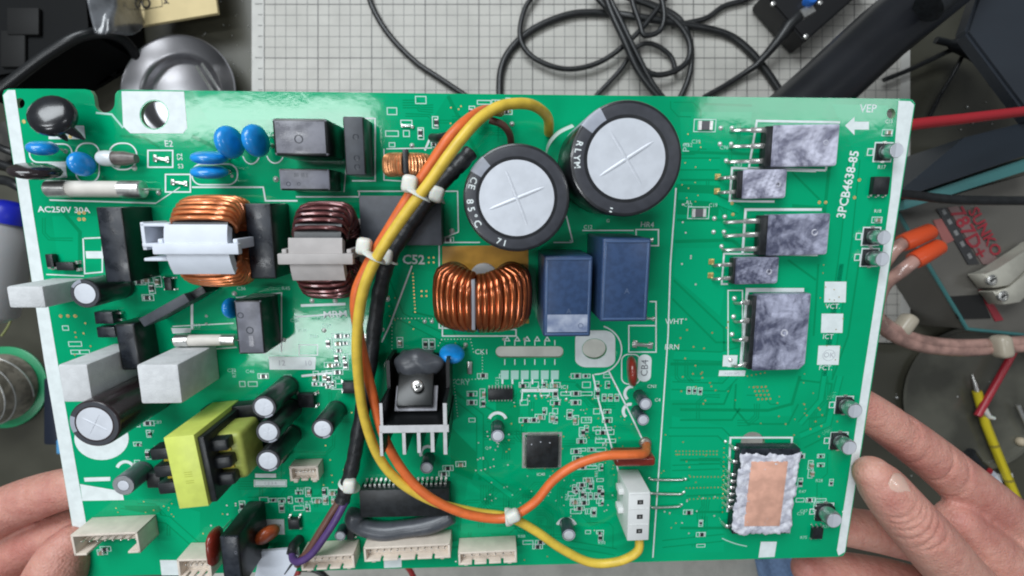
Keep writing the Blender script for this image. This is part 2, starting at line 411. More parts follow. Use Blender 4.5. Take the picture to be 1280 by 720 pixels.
sline([(376, 382), (432, 380)], 3.2); sline([(370, 396), (432, 392)], 2)
spoly([(214, 410), (240, 410), (238, 416), (216, 417)])
# signal rows of small outlines in the logic area
for x, y, ww, hh in [(452, 597, 50, 4), (622, 470, 72, 4), (598, 405, 8, 20)]: pass
srect(653, 487, 696, 489, 2); sline([(653, 489), (652, 502)], 1.6); sline([(696, 489), (698, 500)], 1.6)
for i in range(6):
    x = 631 + 12.5 * i
    sline([(x, 425), (x, 432)], 1.2); sline([(x, 449), (x, 456)], 1.2); spoly([(x - 5, 463), (x + 5, 463), (x + 4.6, 474), (x - 5, 474)], mi=1)
    sline([(x - 3, 474), (x - 3, 480)], 2.4)
for i in range(5):
    x = 634 + 12.5 * i; sline([(x, 421), (x + 3, 426), (x - 3, 426)], 1.2, closed=True)
# white capacitor crescents, dotted rows
def crescent(cx, cy, r, a0=20, a1=160, wpx=4): sline(arc_px(cx, cy, r, r, a0, a1, 10), wpx)
crescent(622, 527, 11); crescent(535, 567, 9, 60, 200); crescent(708, 660, 12); crescent(790, 492, 9, 80, 230); crescent(788, 514, 9, 80, 230); crescent(157, 588, 11)
def dots(pts, r=0.28, z=0.05, bm=None, seg=8, mi=0):
    for x, y in pts:
        p = bp(x, y); f = bm.faces.new([bm.verts.new((p.x + r * cos(2 * pi * k / seg), p.y + r * sin(2 * pi * k / seg), z)) for k in range(seg)]); f.material_index = mi
for x0, y0, x1, y1, n in [(420 + 400, 0, 0, 0, 0), (493, 398, 545, 398, 12), (490, 400, 490, 454, 12), (603, 443, 603, 473, 8), (560, 474, 603, 474, 10), (548, 432, 552, 425, 2), (552, 424, 588, 424, 9), (588, 424, 592, 440, 4), (567, 475, 572, 520, 12)]:
    if n: dots([(x0 + (x1 - x0) * i / n, y0 + (y1 - y0) * i / n) for i in range(n + 1)], 0.2, 0.05, silk)
# lettering
def st(s, x, y, hpx, rot=0, mi=0, bold=0.0, xs=1.0):
    p = bp(x, y); text_bm(silk, s, (p.x, p.y), hpx / 3.15 * 1.42, radians(rot), 0.058, mi, bold=bold, xs=xs)
st('3PCB4638-85', 1060, 231, 11, 84.5, bold=0.10, xs=0.93)
st('C52', 517, 325, 11, -1, bold=0.12); st('AC250V 30A', 80, 262.5, 6.5, -1, bold=0.06, xs=1.15); st('E2', 211, 180, 7, 0); st('CK1', 602, 440, 6.5, 0)
st('MRM', 419, 393, 8, 2, bold=0.06, xs=1.2); st('HR4', 809, 281, 6.5, -2); st('WHT', 843, 402, 7, 0); st('BRN', 840, 434, 7, 0); st('VEP', 1085, 136, 9, 0, bold=0.05)
st('VCT.', 1041, 383, 6.5, -1); st('ICT', 1035, 421, 6.5, -1); st('FCT.', 1032, 460, 6.5, -1)
st('S1', 675, 485, 6, 0); st('IC1', 706, 484, 5, 0); st('CRY', 578, 478, 7, -3, mi=1); st('P3', 858, 184, 8, 90, mi=1); st('S2', 225, 196, 6, 90); st('S3', 226, 208, 5, 0)
st('G', 760, 276, 4); st('IC40', 676, 593, 4); st('CN1', 815, 483, 4.5); st('C4', 822, 500, 4.5); st('P1', 756, 556, 5); st('Q1', 610, 560, 4, mi=1)
st('C13', 1111, 152, 4); st('R17', 1102, 209, 4.5); st('R18', 1097, 264, 4); st('R1', 861, 253, 4); st('C12', 735, 284, 4.5)
finish(silk, 'silkscreen', [M_silk, M_silkD], BOARD, smooth=0, kind='stuff')
ink = bmesh.new()
def it(s, x, y, hpx, rot=0, mi=0, z=0.075):
    p = bp(x, y); text_bm(ink, s, (p.x, p.y), hpx / 3.15 * 1.42, radians(rot), z, mi)
it('OK', 1036, 444, 7, -2, 1); it('CB4', 806, 460, 9, 90); it('12', 352, 454, 7, 0, 1); it('10', 385, 454, 7, 0, 1); it('1 2 3 4', 338, 604, 4, 0, 1); it('+15V APS', 915, 467, 3.5, 0, 1)
p = bp(1036, 444)
for k in range(1): ribbon(ink, [(p.x + 2.6 * cos(a * pi / 10), p.y + 2.3 * sin(a * pi / 10)) for a in range(20)], 0.18, 0.07, closed=True, mi=1)
finish(ink, 'printed_ink', [M_ink, M_inkL], BOARD, smooth=0, kind='stuff')
arrow = bmesh.new(); P = px_poly([(1056, 157), (1068, 146), (1068, 152), (1086, 152), (1086, 162), (1068, 162), (1068, 169)])
arrow.faces.new([arrow.verts.new((q.x, q.y, 0.06)) for q in P]); finish(arrow, 'printed_arrow', M_silk, BOARD, smooth=0)

# ---- traces and copper areas under the mask
tr = bmesh.new()
def tl(pts, wpx=2.0, mi=0, z=0.012): ribbon(tr, px_poly(pts), wpx / 3.15, z, mi=mi)
def ta(pts, mi=1, z=0.008):
    P = px_poly(pts); f = tr.faces.new([tr.verts.new((q.x, q.y, z)) for q in P]); f.material_index = mi
for pts in [[(855, 190), (950, 193)], [(850, 225), (905, 225)], [(846, 275), (920, 275)], [(843, 302), (915, 300), (940, 320)],
            [(842, 350), (905, 410), (905, 440)], [(840, 373), (895, 428), (925, 428)], [(838, 455), (925, 455)], [(840, 505), (905, 505), (915, 480)],
            [(1036, 215), (1048, 160)], [(1025, 300), (1030, 270), (1036, 215)], [(1017, 420), (1023, 330)],
            [(1000, 470), (990, 505), (960, 513), (850, 512)], [(1000, 475), (1040, 480), (1032, 520), (1000, 525)], [(850, 525), (915, 525), (925, 510)],
            [(858, 620), (905, 618)], [(855, 640), (905, 640)], [(862, 600), (840, 600)], [(1005, 560), (1035, 545), (1050, 545)],
            [(920, 480), (918, 510), (935, 530), (985, 530), (998, 505)], [(1040, 475), (1060, 420), (1075, 320)],
            [(560, 120), (600, 200)], [(450, 235), (560, 235)], [(700, 610), (760, 620)], [(580, 640), (690, 660)], [(515, 390), (560, 400), (575, 430)],
            [(150, 170), (180, 172), (200, 185)], [(70, 255), (100, 290), (100, 340)], [(240, 170), (300, 200)], [(560, 480), (600, 520), (600, 600)],
            [(600, 505), (650, 530)], [(720, 480), (760, 520), (770, 560)], [(850, 660), (915, 660)], [(850, 575), (900, 575)], [(880, 130), (940, 132)],
            [(990, 215), (1025, 250)], [(985, 325), (1020, 350)]]:
    tl(pts, random.choice([2.6, 3.4, 4.2]))
for pts in [[(850, 140), (940, 140), (935, 185), (852, 185)], [(845, 310), (915, 310), (900, 395), (860, 360), (842, 345)], [(838, 470), (898, 472), (895, 500), (838, 500)],
            [(925, 520), (990, 520), (985, 482), (930, 480)], [(1040, 130), (1110, 132), (1090, 260), (1065, 330), (1072, 200)], [(840, 520), (915, 535), (905, 600), (838, 610)],
            [(820, 640), (905, 650), (905, 690), (816, 692)], [(240, 114), (560, 118), (540, 150), (260, 150)], [(480, 330), (545, 340), (545, 395), (495, 395)],
            [(585, 600), (650, 660), (650, 690), (575, 665)], [(560, 480), (600, 490), (600, 560), (570, 560)], [(65, 270), (122, 270), (122, 295), (100, 300), (100, 345), (75, 345)],
            [(170, 620), (250, 640), (250, 690), (200, 690)], [(300, 610), (440, 612), (430, 640), (310, 640)]]:
    ta(pts, 1)
for pts in [[(155, 632), (200, 632), (200, 640), (165, 650)], [(560, 530), (600, 570), (590, 600), (565, 590)], [(845, 230), (900, 232), (898, 270), (846, 268)], [(990, 255), (1030, 258), (1030, 262), (990, 260)], [(620, 500), (650, 505), (650, 540), (620, 545)]]:
    ta(pts, 0, 0.010)
def bundle(x, y, n, gap, legs, wpx=1.3):
    for k in range(n):
        px_, py_ = x, y; pts = []; d = None
        o_ = (k - n / 2) * gap
        path = [(x, y)]
        for dx, dy in legs: path.append((path[-1][0] + dx, path[-1][1] + dy))
        for i, (ax, ay) in enumerate(path):
            j = min(i, len(legs) - 1); dx, dy = legs[j]; L_ = sqrt(dx * dx + dy * dy)
            pts.append((ax - dy / L_ * o_, ay + dx / L_ * o_))
        tl(pts, wpx, 0, 0.014)
random.seed(5)
for pts, wd_ in [([(842, 444), (900, 446), (924, 440)], 11), ([(840, 482), (905, 484), (918, 470)], 9), ([(1068, 200), (1058, 300), (1034, 470)], 12), ([(1052, 330), (1026, 500), (1000, 530)], 6), ([(850, 205), (900, 205)], 12),
                 ([(848, 245), (888, 247), (925, 262)], 9), ([(836, 540), (900, 540), (912, 552)], 10), ([(1000, 545), (1035, 530), (1050, 470)], 7), ([(840, 585), (900, 583)], 6), ([(828, 680), (905, 672)], 9), ([(560, 680), (690, 676), (770, 690)], 8),
                 ([(575, 500), (600, 520), (600, 590), (640, 620)], 7), ([(150, 640), (210, 650), (255, 690)], 9), ([(480, 345), (500, 395), (560, 425)], 8), ([(310, 625), (430, 622)], 6)]:
    tl(pts, wd_ + 3.2, 0, 0.0145); tl(pts, wd_, 1, 0.0165)
for (x0, y0, x1, y1, cnt) in [(590, 470, 770, 690, 34), (840, 130, 930, 300, 10), (840, 440, 910, 690, 14), (300, 470, 440, 640, 14), (480, 310, 550, 430, 8), (1010, 470, 1050, 690, 6), (470, 120, 640, 180, 8), (150, 630, 260, 690, 6), (570, 590, 700, 690, 10), (60, 270, 120, 340, 3), (925, 480, 1000, 540, 4)]:
    for _ in range(cnt):
        x, y = random.uniform(x0, x1), random.uniform(y0, y1); sx_, sy_ = random.choice([-1, 1]), random.choice([-1, 1])
        a_, b_, c_ = random.uniform(8, 30), random.uniform(5, 14), random.uniform(8, 30)
        legs = [(sx_ * a_, 0), (sx_ * b_, sy_ * b_), random.choice([(sx_ * c_, 0), (0, sy_ * c_)])]
        if random.random() < 0.5: legs = [(q_[1], q_[0]) for q_ in legs]
        if all(x0 - 6 < x + sum(l[0] for l in legs[:i + 1]) < x1 + 6 and y0 - 6 < y + sum(l[1] for l in legs[:i + 1]) < y1 + 6 for i in range(3)): bundle(x, y, random.randint(1, 4), 3.2, legs)
finish(tr, 'copper_trace', [M_gap, M_pour], BOARD, smooth=0, kind='stuff')

# ---- vias and bare pads
via = bmesh.new()
def vdots(pts, r=0.32, mi=0): dots(pts, r, 0.06, via, 8, mi)
rows = [(516, 342, 519, 390, 11), (845, 564, 896, 564, 12), (845, 568, 896, 568, 12), (863, 596, 902, 596, 9), (858, 610, 902, 609, 10), (862, 624, 902, 622, 8),
        (934, 470, 956, 466, 4), (905, 560, 903, 640, 14), (485, 346, 487, 395, 4), (452, 605, 560, 598, 0)]
for x0, y0, x1, y1, n in rows:
    if n: vdots([(x0 + (x1 - x0) * i / n, y0 + (y1 - y0) * i / n) for i in range(n + 1)], 0.34)
for gx, gy in [(527, 364), (536, 322)]: vdots([(gx, gy), (gx + 6, gy), (gx, gy + 6), (gx + 6, gy + 6)], 0.42)
for gx in range(4):
    for gy in range(4): vdots([(942 + gx * 5 - gy * 0.3 + gy * 2.2, 484 + gy * 5 - gx * 0.2)], 0.5)
for cx, cy, rx, ry, n in [(615, 565, 22, 30, 26), (660, 615, 60, 20, 26), (760, 560, 30, 50, 26), (690, 505, 50, 20, 20), (740, 640, 30, 25, 10), (860, 650, 35, 30, 10), (960, 490, 60, 40, 14),
                          (180, 640, 40, 14, 14), (300, 640, 40, 20, 8), (420, 560, 20, 60, 10), (860, 330, 15, 80, 8), (530, 400, 40, 50, 8), (230, 650, 50, 20, 6), (600, 690, 120, 12, 10),
                          (1040, 400, 15, 70, 14), (880, 460, 35, 60, 22), (1010, 520, 40, 30, 14), (870, 210, 18, 60, 12), (700, 530, 70, 60, 40), (860, 600, 40, 60, 16), (130, 420, 40, 30, 10), (580, 150, 60, 20, 8)]:
    vdots([(cx + random.uniform(-rx, rx), cy + random.uniform(-ry, ry)) for _ in range(n)], random.choice([0.28, 0.34, 0.4]), random.choice([0, 0, 1]))
for x, y in [(30, 152), (88, 171), (99, 266), (105, 274), (99, 274), (105, 266), (76, 395), (85, 395), (94, 395), (1024, 253), (1032, 253), (1074, 225), (1068, 247), (915, 254), (916, 268)]:
    vdots([(x, y)], 0.7)
finish(via, 'vias', [M_gold, M_solder], BOARD, smooth=0, kind='stuff')
# solder joints: raised beads
def joint_mesh():
    b = bmesh.new(); lathe(b, [(1.0, 0), (0.85, 0.25), (0.5, 0.62), (0.22, 0.95), (0.05, 1.0)], 10); return b
J0 = None
def joint(x, y, r=0.8, h=0):
    global J0
    p = bp(x, y, h)
    if J0 is None: J0 = finish(joint_mesh(), 'solder_joint', M_solder, BOARD, (p.x, p.y, 0.02)); o = J0
    else: o = clone(J0, BOARD, (p.x, p.y, 0.02))
    o.scale = (r, r, r * 0.8); return o
for x, y, r in [(345, 224, 1.1), (565, 289, 1.1), (390, 376, 1.0), (419, 376, 1.0), (405, 413, 1.0), (484, 374, 1.1), (478, 412, 0.9), (531, 402, 0.8), (540, 402, 0.8), (582, 431, 0.9), (630, 424, 0.7),
                (656, 424, 0.7), (901, 160, 0.9), (915, 160, 0.9), (900, 180, 0.9), (914, 180, 0.9), (908, 201, 0.9), (893, 273, 0.9), (906, 271, 0.9), (892, 290, 0.9), (905, 290, 0.9), (902, 308, 0.9),
                (918, 373, 1.0), (917, 396, 1.0), (915, 418, 1.0), (913, 450, 1.0), (857, 599, 0.6), (855, 615, 0.6), (852, 631, 0.6), (812, 598, 0.6), (811, 615, 0.5), (198, 241, 0.9), (258, 395, 0.6),
                (258, 405, 0.6), (293, 367, 1.0), (285, 215, 0.7), (290, 220, 0.6), (100, 215, 0.9), (112, 214, 0.9), (147, 207, 1.0), (168, 210, 1.0), (661, 495, 0.6), (669, 495, 0.6), (677, 495, 0.6), (685, 495, 0.6),
                (708, 490, 0.6), (708, 499, 0.6), (570, 702, 0.5), (606, 503, 0.5), (1054, 640, 0.5), (555, 186, 0.9), (515, 182, 0.9), (640, 155, 0.9), (355, 425, 0.9), (980, 556, 0.8), (907, 552, 0.7)]:
    joint(x, y, r)

# ================================================================== component builders
def comp_box(name, x0, y0, x1, y1, h, m, bev=0.5, label=None, rot=0.0, base=0.0, top=None, case=None):
    cx, cy, sx, sy = rect(x0, y0, x1, y1, h)
    b = bmesh.new(); boxz(b, 0, 0, base, h, sx, sy, 0, bev, top=top)
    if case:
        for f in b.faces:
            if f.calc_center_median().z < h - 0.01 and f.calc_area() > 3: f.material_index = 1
    return finish(b, name, [m, case] if case else m, BOARD, (cx, cy, 0), rot, label=label), sx, sy
def top_text(o, s, h, size, dx=0, dy=0, rot=0, m=None, name='printed_marking'):
    b = bmesh.new(); text_bm(b, s, (dx, dy), size, rot, h + 0.03)
    return finish(b, name, m or M_inkL, o, smooth=0)
def dimple(o, x, y, h, r, m=None, name='ejector_mark'):
    b = bmesh.new(); lathe(b, [(r * 1.15, h - 0.02), (r, h + 0.06), (r * 0.85, h + 0.02), (r * 0.8, h - 0.01)], 16)
    return finish(b, name, m or M_black, o, (x, y, 0))

def elec(cx, cy, rpx, h, name='electrolytic_capacitor', sleeve=None, rim=0.80, stripe=None, score='x', label=None, seg=40, rimm=None, scot=0.3, base=0):
    q = bp(cx, cy, h); e = bp(cx + rpx, cy, h); r = (e - q).length
    b = bmesh.new()
    k = min(0.9, r * 0.13)
    lathe(b, [(r * 0.93, base), (r, base + k), (r, base + k * 2.2), (r * 0.965, base + k * 2.8), (r * 0.965, base + k * 3.4), (r, base + k * 4), (r, h - k), (r * 0.985, h - k * 0.35), (r * 0.94, h), (r * rim, h)], seg)
    for f in b.faces:
        c = f.calc_center_median(); rr = sqrt(c.x ** 2 + c.y ** 2)
        if c.z > h - 1e-4 and rr > r * 0.3 and rr < r * 0.975: f.material_index = 1
        if stripe and rr > r * 0.5:
            a = math.degrees(math.atan2(c.y, c.x)) % 360
            if stripe[0] <= a <= stripe[1]: f.material_index = 2
    o = finish(b, name, [sleeve or M_sleeve, rimm or M_sleeveG, M_inkL if not stripe else M_stripe], BOARD, (q.x, q.y, 0), label=label)
    b = bmesh.new(); lathe(b, [(r * rim * 1.0, h - 0.5), (r * rim, h - 0.10), (r * rim * 0.97, h - 0.03), (r * rim * 0.9, h + 0.01), (r * rim * 0.3, h + 0.02)], seg)
    t = finish(b, 'can_top', M_alu, o)
    if score:
        b = bmesh.new(); L = r * rim * 0.72; wd = max(0.16, r * 0.030)
        angs = {'x': [0, 90], 'k': [0, 60, 120]}[score]
        for a in angs:
            a = radians(a) + scot
            d = Vector((cos(a), sin(a), 0))
            tube(b, [d * L * t + Vector((0, 0, h - wd * 1.35)) for t in (-1, -0.8, -0.4, 0, 0.4, 0.8, 1)], [wd * f for f in (1.5, 1.7, 1.8, 1.85, 1.8, 1.7, 1.5)], 14)
        finish(b, 'vent_score', M_alu, o)
    return o, r
M_stripe = mat('sleeve_stripe', (0.34, 0.36, 0.42), 0.35, var=0.05)

# ---- the two large filter capacitors
def ring_text(o, s, r, a0, step, h, size, up=-1, m=None):
    b = bmesh.new()
    for i, ch in enumerate(s):
        a = radians(a0 + i * step)
        text_bm(b, ch, (r * cos(a), r * sin(a)), size, a + (pi / 2 if up < 0 else -pi / 2), h + 0.04, bold=0.06)
    finish(b, 'sleeve_lettering', m or M_silk, o, smooth=0)
c1, r1 = elec(646, 248, 66.5, 30, sleeve=M_sleeve, rim=0.765, stripe=(128, 152), scot=radians(22), seg=72, label='large black electrolytic capacitor with silver scored top, nearer the copper coil')
ring_text(c1, 'CE', r1 * 0.87, 158, 8, 30, 3.0); ring_text(c1, '85°C', r1 * 0.88, 184, 9.5, 30, 3.1); ring_text(c1, '7I', r1 * 0.87, 247, 8, 30, 2.6)
c2, r2 = elec(783, 199, 70, 30, sleeve=M_sleeve, rim=0.755, stripe=(120, 145), scot=radians(33), seg=72, label='large black electrolytic capacitor with silver scored top, at the upper right of its twin')
ring_text(c2, 'RLYM', r2 * 0.88, 163, 8, 30, 2.8); ring_text(c2, '-', r2 * 0.87, 255, 8, 30, 3); ring_text(c2, '-', r2 * 0.93, 255, 8, 30, 3)

# ---- smaller electrolytics
for a in [(330, 509, 15.5, 21), (335, 540, 15.5, 21), (335, 576, 15.5, 21), (403, 536, 14, 17)]:
    elec(*a, score='k', rim=0.82, seg=32, stripe=(275, 320), label=None)
elec(118, 530, 32, 29, sleeve=mat('brown_black_sleeve', (0.03, 0.02, 0.022), 0.25, coat=0.3), rim=0.77, stripe=(160, 200), score='x', scot=radians(-30), seg=48, label='fat brown-black electrolytic capacitor leaning out at lower left')
elec(106, 367, 19, 17, rim=0.76, stripe=(95, 150), seg=36, score=None, label='black electrolytic capacitor with white top beside the cement resistor')
M_greysl = mat('grey_sleeve', (0.10, 0.105, 0.12), 0.3, coat=0.3)
elec(154, 607, 14, 11, sleeve=M_greysl, rim=0.55, seg=28, score=None, rimm=M_can)
M_slb = mat('slate_sleeve', (0.03, 0.037, 0.05), 0.3, coat=0.3)
for a in [(622, 545, 8.5, 9), (533, 585, 8, 8), (807, 505, 8, 9), (804, 525, 7.5, 9), (711, 669, 8.5, 8), (425, 670, 7, 5)]:
    elec(*a, sleeve=M_slb, rim=0.8, seg=24, score=None, rimm=M_stripe)

# ---- aluminium chip capacitors along the right edge
def chipcap(x, y, rpx, h=6.5):
    q = bp(x, y, h); r = (bp(x + rpx, y, h) - q).length
    b = bmesh.new(); s = r * 1.13
    prism(b, [(-s, -s), (s * 0.6, -s), (s, -s * 0.6), (s, s * 0.6), (s * 0.6, s), (-s, s)], 0.05, 1.1)
    o = finish(b, 'chip_capacitor', M_black, BOARD, (q.x, q.y, 0))
    b = bmesh.new(); lathe(b, [(r * 0.95, 1.1), (r * 0.9, 1.6), (r, 2.0), (r, h - 0.4), (r * 0.93, h)], 28); finish(b, 'can', M_can, o)
    b = bmesh.new(); lathe(b, [(r * 0.90, h - 0.1), (r * 0.88, h + 0.03)], 28)
    finish(b, 'can_top', M_alu, o)
    b = bmesh.new(); pts = [(r * 0.87 * cos(a), r * 0.87 * sin(a)) for a in [radians(100 + i * 16) for i in range(11)]]
    b.faces.new([b.verts.new((p[0], p[1], h + 0.05)) for p in pts]); finish(b, 'polarity_mark', M_inkL, o, smooth=0)
    b = bmesh.new()
    for sx in (-1, 1): boxz(b, 0, sx * (s + 0.4), 0.02, 0.35, r * 0.5, 1.0)
    finish(b, 'terminal', M_tin, o)
    c = bp(x, y, 0); 
    return o
chips_right = [(1121, 188, 9), (1105, 297, 9), (1103, 324, 9), (1069, 514, 9.5), (1062, 560, 9.5), (1043, 651, 10)]
for x, y, r in chips_right: chipcap(x, y, r)
fr = bmesh.new()
for x, y, r in chips_right:
    q = bp(x, y, 6.5); s = r / 3.4 * 1.13 + 0.5
    ribbon(fr, [(q.x - s, q.y - s), (q.x + s, q.y - s), (q.x + s, q.y + s), (q.x - s, q.y + s)], 0.5, 0.05, closed=True)
    ribbon(fr, [(q.x - s - 2.6, q.y - 1.2), (q.x - s - 0.5, q.y - 1.2), (q.x - s - 0.5, q.y + 1.2), (q.x - s - 2.6, q.y + 1.2)], 0.35, 0.05, closed=True)
finish(fr, 'silkscreen_frames', M_silk, BOARD, smooth=0, kind='stuff')
M_case = mat('black_case_shaded', (0.008, 0.010, 0.010), 0.3, var=0.2, vscale=200)  # black case plastic; also paints in the shade on the box sides

# ---- moulded boxes: relays, film capacitors, modules
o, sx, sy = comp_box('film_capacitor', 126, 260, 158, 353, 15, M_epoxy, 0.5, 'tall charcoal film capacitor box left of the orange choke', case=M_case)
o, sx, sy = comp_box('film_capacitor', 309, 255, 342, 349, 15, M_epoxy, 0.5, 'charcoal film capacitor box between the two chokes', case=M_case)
dimple(o, 0, 2, 15, 0.7, M_epoxy)
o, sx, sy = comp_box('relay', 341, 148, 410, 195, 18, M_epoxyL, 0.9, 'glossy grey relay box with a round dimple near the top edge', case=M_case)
dimple(o, -0.6, -0.6, 18, 1.3, M_epoxy)
for dx, dy in ((-7, 4), (-5.5, -3)): dimple(o, dx, dy, 18, 0.6, M_epoxyL)
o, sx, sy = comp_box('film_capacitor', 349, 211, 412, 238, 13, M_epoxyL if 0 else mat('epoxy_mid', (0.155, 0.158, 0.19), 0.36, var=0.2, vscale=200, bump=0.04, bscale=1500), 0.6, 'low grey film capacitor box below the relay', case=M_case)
top_text(o, '||||  ||| ||', 13, 1.5, -1, 1.6, m=M_epoxy); dimple(o, -5.5, -1.5, 13, 0.7, M_epoxy); dimple(o, -2, -1.5, 13, 0.5, M_epoxy)
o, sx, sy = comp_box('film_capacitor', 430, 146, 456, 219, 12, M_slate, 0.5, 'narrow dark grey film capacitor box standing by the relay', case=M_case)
for dy in (3, -4, -7): dimple(o, 0.6, dy, 12, 0.9, M_epoxy)
o, sx, sy = comp_box('power_relay', 450, 245, 552, 307, 8, M_slate, 0.35, 'flat matt grey module under the yellow and orange wires')
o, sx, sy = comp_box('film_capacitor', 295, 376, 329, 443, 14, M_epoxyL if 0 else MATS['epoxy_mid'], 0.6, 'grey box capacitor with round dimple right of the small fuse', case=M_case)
dimple(o, 0, -1, 14, 1.2, M_epoxy); dimple(o, -2.8, 4.5, 14, 1.0, M_epoxy)
b = bmesh.new(); boxz(b, 0.2, -5, 14.0, 14.08, 1.6, 4); finish(b, 'moulded_line', M_epoxyL, o)
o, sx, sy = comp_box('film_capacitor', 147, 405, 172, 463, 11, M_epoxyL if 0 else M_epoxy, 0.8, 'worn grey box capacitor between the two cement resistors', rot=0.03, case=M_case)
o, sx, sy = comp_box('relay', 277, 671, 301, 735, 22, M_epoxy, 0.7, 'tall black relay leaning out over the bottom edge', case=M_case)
dimple(o, 2, 4, 22, 0.5, M_epoxyL)
# tilted slab transistor
q = bp(205, 388, 12); b = bmesh.new()
L = (bp(232, 372, 12) - bp(175, 404, 12)).length
a = math.atan2((bp(232, 372, 12) - bp(175, 404, 12)).y, (bp(232, 372, 12) - bp(175, 404, 12)).x)
boxz(b, 0, 0, 0.5, 12, L, 3.4, 0, 0.3); o = finish(b, 'bridge_rectifier', [M_slate], BOARD, (q.x, q.y, 0), a, label='dark slab rectifier standing at an angle behind the cement resistor')
b = bmesh.new(); boxz(b, L / 2 + 2.4, 0, 0.5, 9, 5.5, 3.0, 0, 0.3); finish(b, 'end_block', M_black, o)
# stacked optocouplers
for x0, y0, x1, y1 in [(118, 390, 141, 405), (121, 409, 144, 422)]:
    o, sx, sy = comp_box('optocoupler', x0, y0, x1, y1, 4, M_epoxy, 0.3)
    b = bmesh.new()
    for dx in (-1, 1):
        for dy in (-0.28, 0.28): boxz(b, dx * (sx / 2 + 0.7), dy * sy, 0.05, 1.6, 1.4, 0.7)
    finish(b, 'lead', M_tin, o)
# blue film capacitors
def bluecap(x0, y0, x1, y1, h, label, chamf=True):
    cx, cy, sx, sy = rect(x0, y0, x1, y1, h)
    b = bmesh.new(); boxz(b, 0, 0, 0, h - 0.25, sx, sy, 0, 0.7, seg=3)
    o = finish(b, 'film_capacitor', M_blue, BOARD, (cx, cy, 0), label=label)
    b = bmesh.new(); ix, iy = sx - 2.6, sy - 2.6
    for (cx_, cy_, w_, h_) in [(0, sy / 2 - 1.0, sx - 1.2, 0.75), (0, -sy / 2 + 1.0, sx - 1.2, 0.75), (-sx / 2 + 1.0, 0, 0.75, sy - 2.8), (sx / 2 - 1.0, 0, 0.75, sy - 2.8)]:
        boxz(b, cx_, cy_, h - 0.4, h + 0.02, w_, h_, 0, 0.15)
    finish(b, 'top_rim', mat('blue_rim', (0.06, 0.105, 0.21), 0.3), o)
    return o, sx, sy
o, sx, sy = bluecap(680, 321, 740, 422, 24, 'dark blue film capacitor next to the copper coil')
top_text(o, 'A', 24, 2.6, 0.4, -5, m=M_inkB); 
b = bmesh.new(); boxz(b, 0, -sy / 2 + 4.9, 23.9, 24.02, sx - 2.6, 6.2, 0); lab = finish(b, 'glare_patch', mat('painted_glare', (0.42, 0.46, 0.56), 0.35, color2=(0.12, 0.16, 0.28), vscale=160, lo=0.3, hi=0.62), o)  # pale patch paints the glare on the lower third of the top
dimple(o, sx / 2 - 3.6, -sy / 2 + 4, 24, 0.85, M_blue)
o, sx, sy = bluecap(752, 299, 812, 403, 27, 'dark blue film capacitor standing under the right big capacitor')
top_text(o, 'A', 27, 2.6, 0.6, -3.6, m=M_inkB); dimple(o, sx / 2 - 3, -sy / 2 + 7, 27, 0.35, M_blue)

# ---- cement resistors
for i, (x0, y0, x1, y1, h, lb) in enumerate([(9, 358, 55, 385, 18, 'pale cement resistor jutting past the left edge, upper one'), (75, 456, 112, 503, 25, 'pale cement resistor above the fat electrolytic'), (173, 456, 225, 505, 24, 'widest pale cement resistor, right of the other two')]):
    o, sx, sy = comp_box('cement_resistor', x0, y0, x1, y1, h, M_cement, 0.8, lb)
    b = bmesh.new()
    for s in (-1, 1): tube(b, [Vector((s * sx * 0.3, 0, 0.6)), Vector((s * sx * 0.3, 0, -0.5))], 0.4, 8)
    finish(b, 'lead', M_tin, o)

# ---- fuses
def fuse(x0, y0, x1, y1, h, lb):
    cx, cy, L, D = rect(x0, y0, x1, y1, h)
    R = Matrix.Rotation(pi / 2, 3, 'Y'); r = D / 2; z = h - r
    b = bmesh.new(); lathe(b, [(r * 0.93, -L * 0.27), (r * 0.93, L * 0.27)], 28, (0, 0, z), R=R)
    o = finish(b, 'fuse', M_glassfuse, BOARD, (cx, cy, 0), label=lb)
    for s in (-1, 1):
        b = bmesh.new(); lathe(b, [(r, -L * 0.115), (r, L * 0.105), (r * 0.9, L * 0.115)], 28, (s * L * 0.385, 0, z), R=R if s > 0 else Matrix.Rotation(-pi / 2, 3, 'Y'))
        finish(b, 'end_cap', M_tin, o)
    b = bmesh.new()
    for s in (-1, 1): tube(b, spline([(s * L * 0.5, 0, z), (s * (L * 0.5 + 1.6), 0, z - 0.3), (s * (L * 0.5 + 2.8), 0, 0)], 4), 0.4, 6)
    finish(b, 'lead', M_tin, o)
fuse(51, 225, 172, 247, 7.5, 'long white ceramic fuse with metal end caps at upper left')
fuse(215, 420, 292, 435, 6.5, 'short white ceramic fuse left of the grey box capacitor')

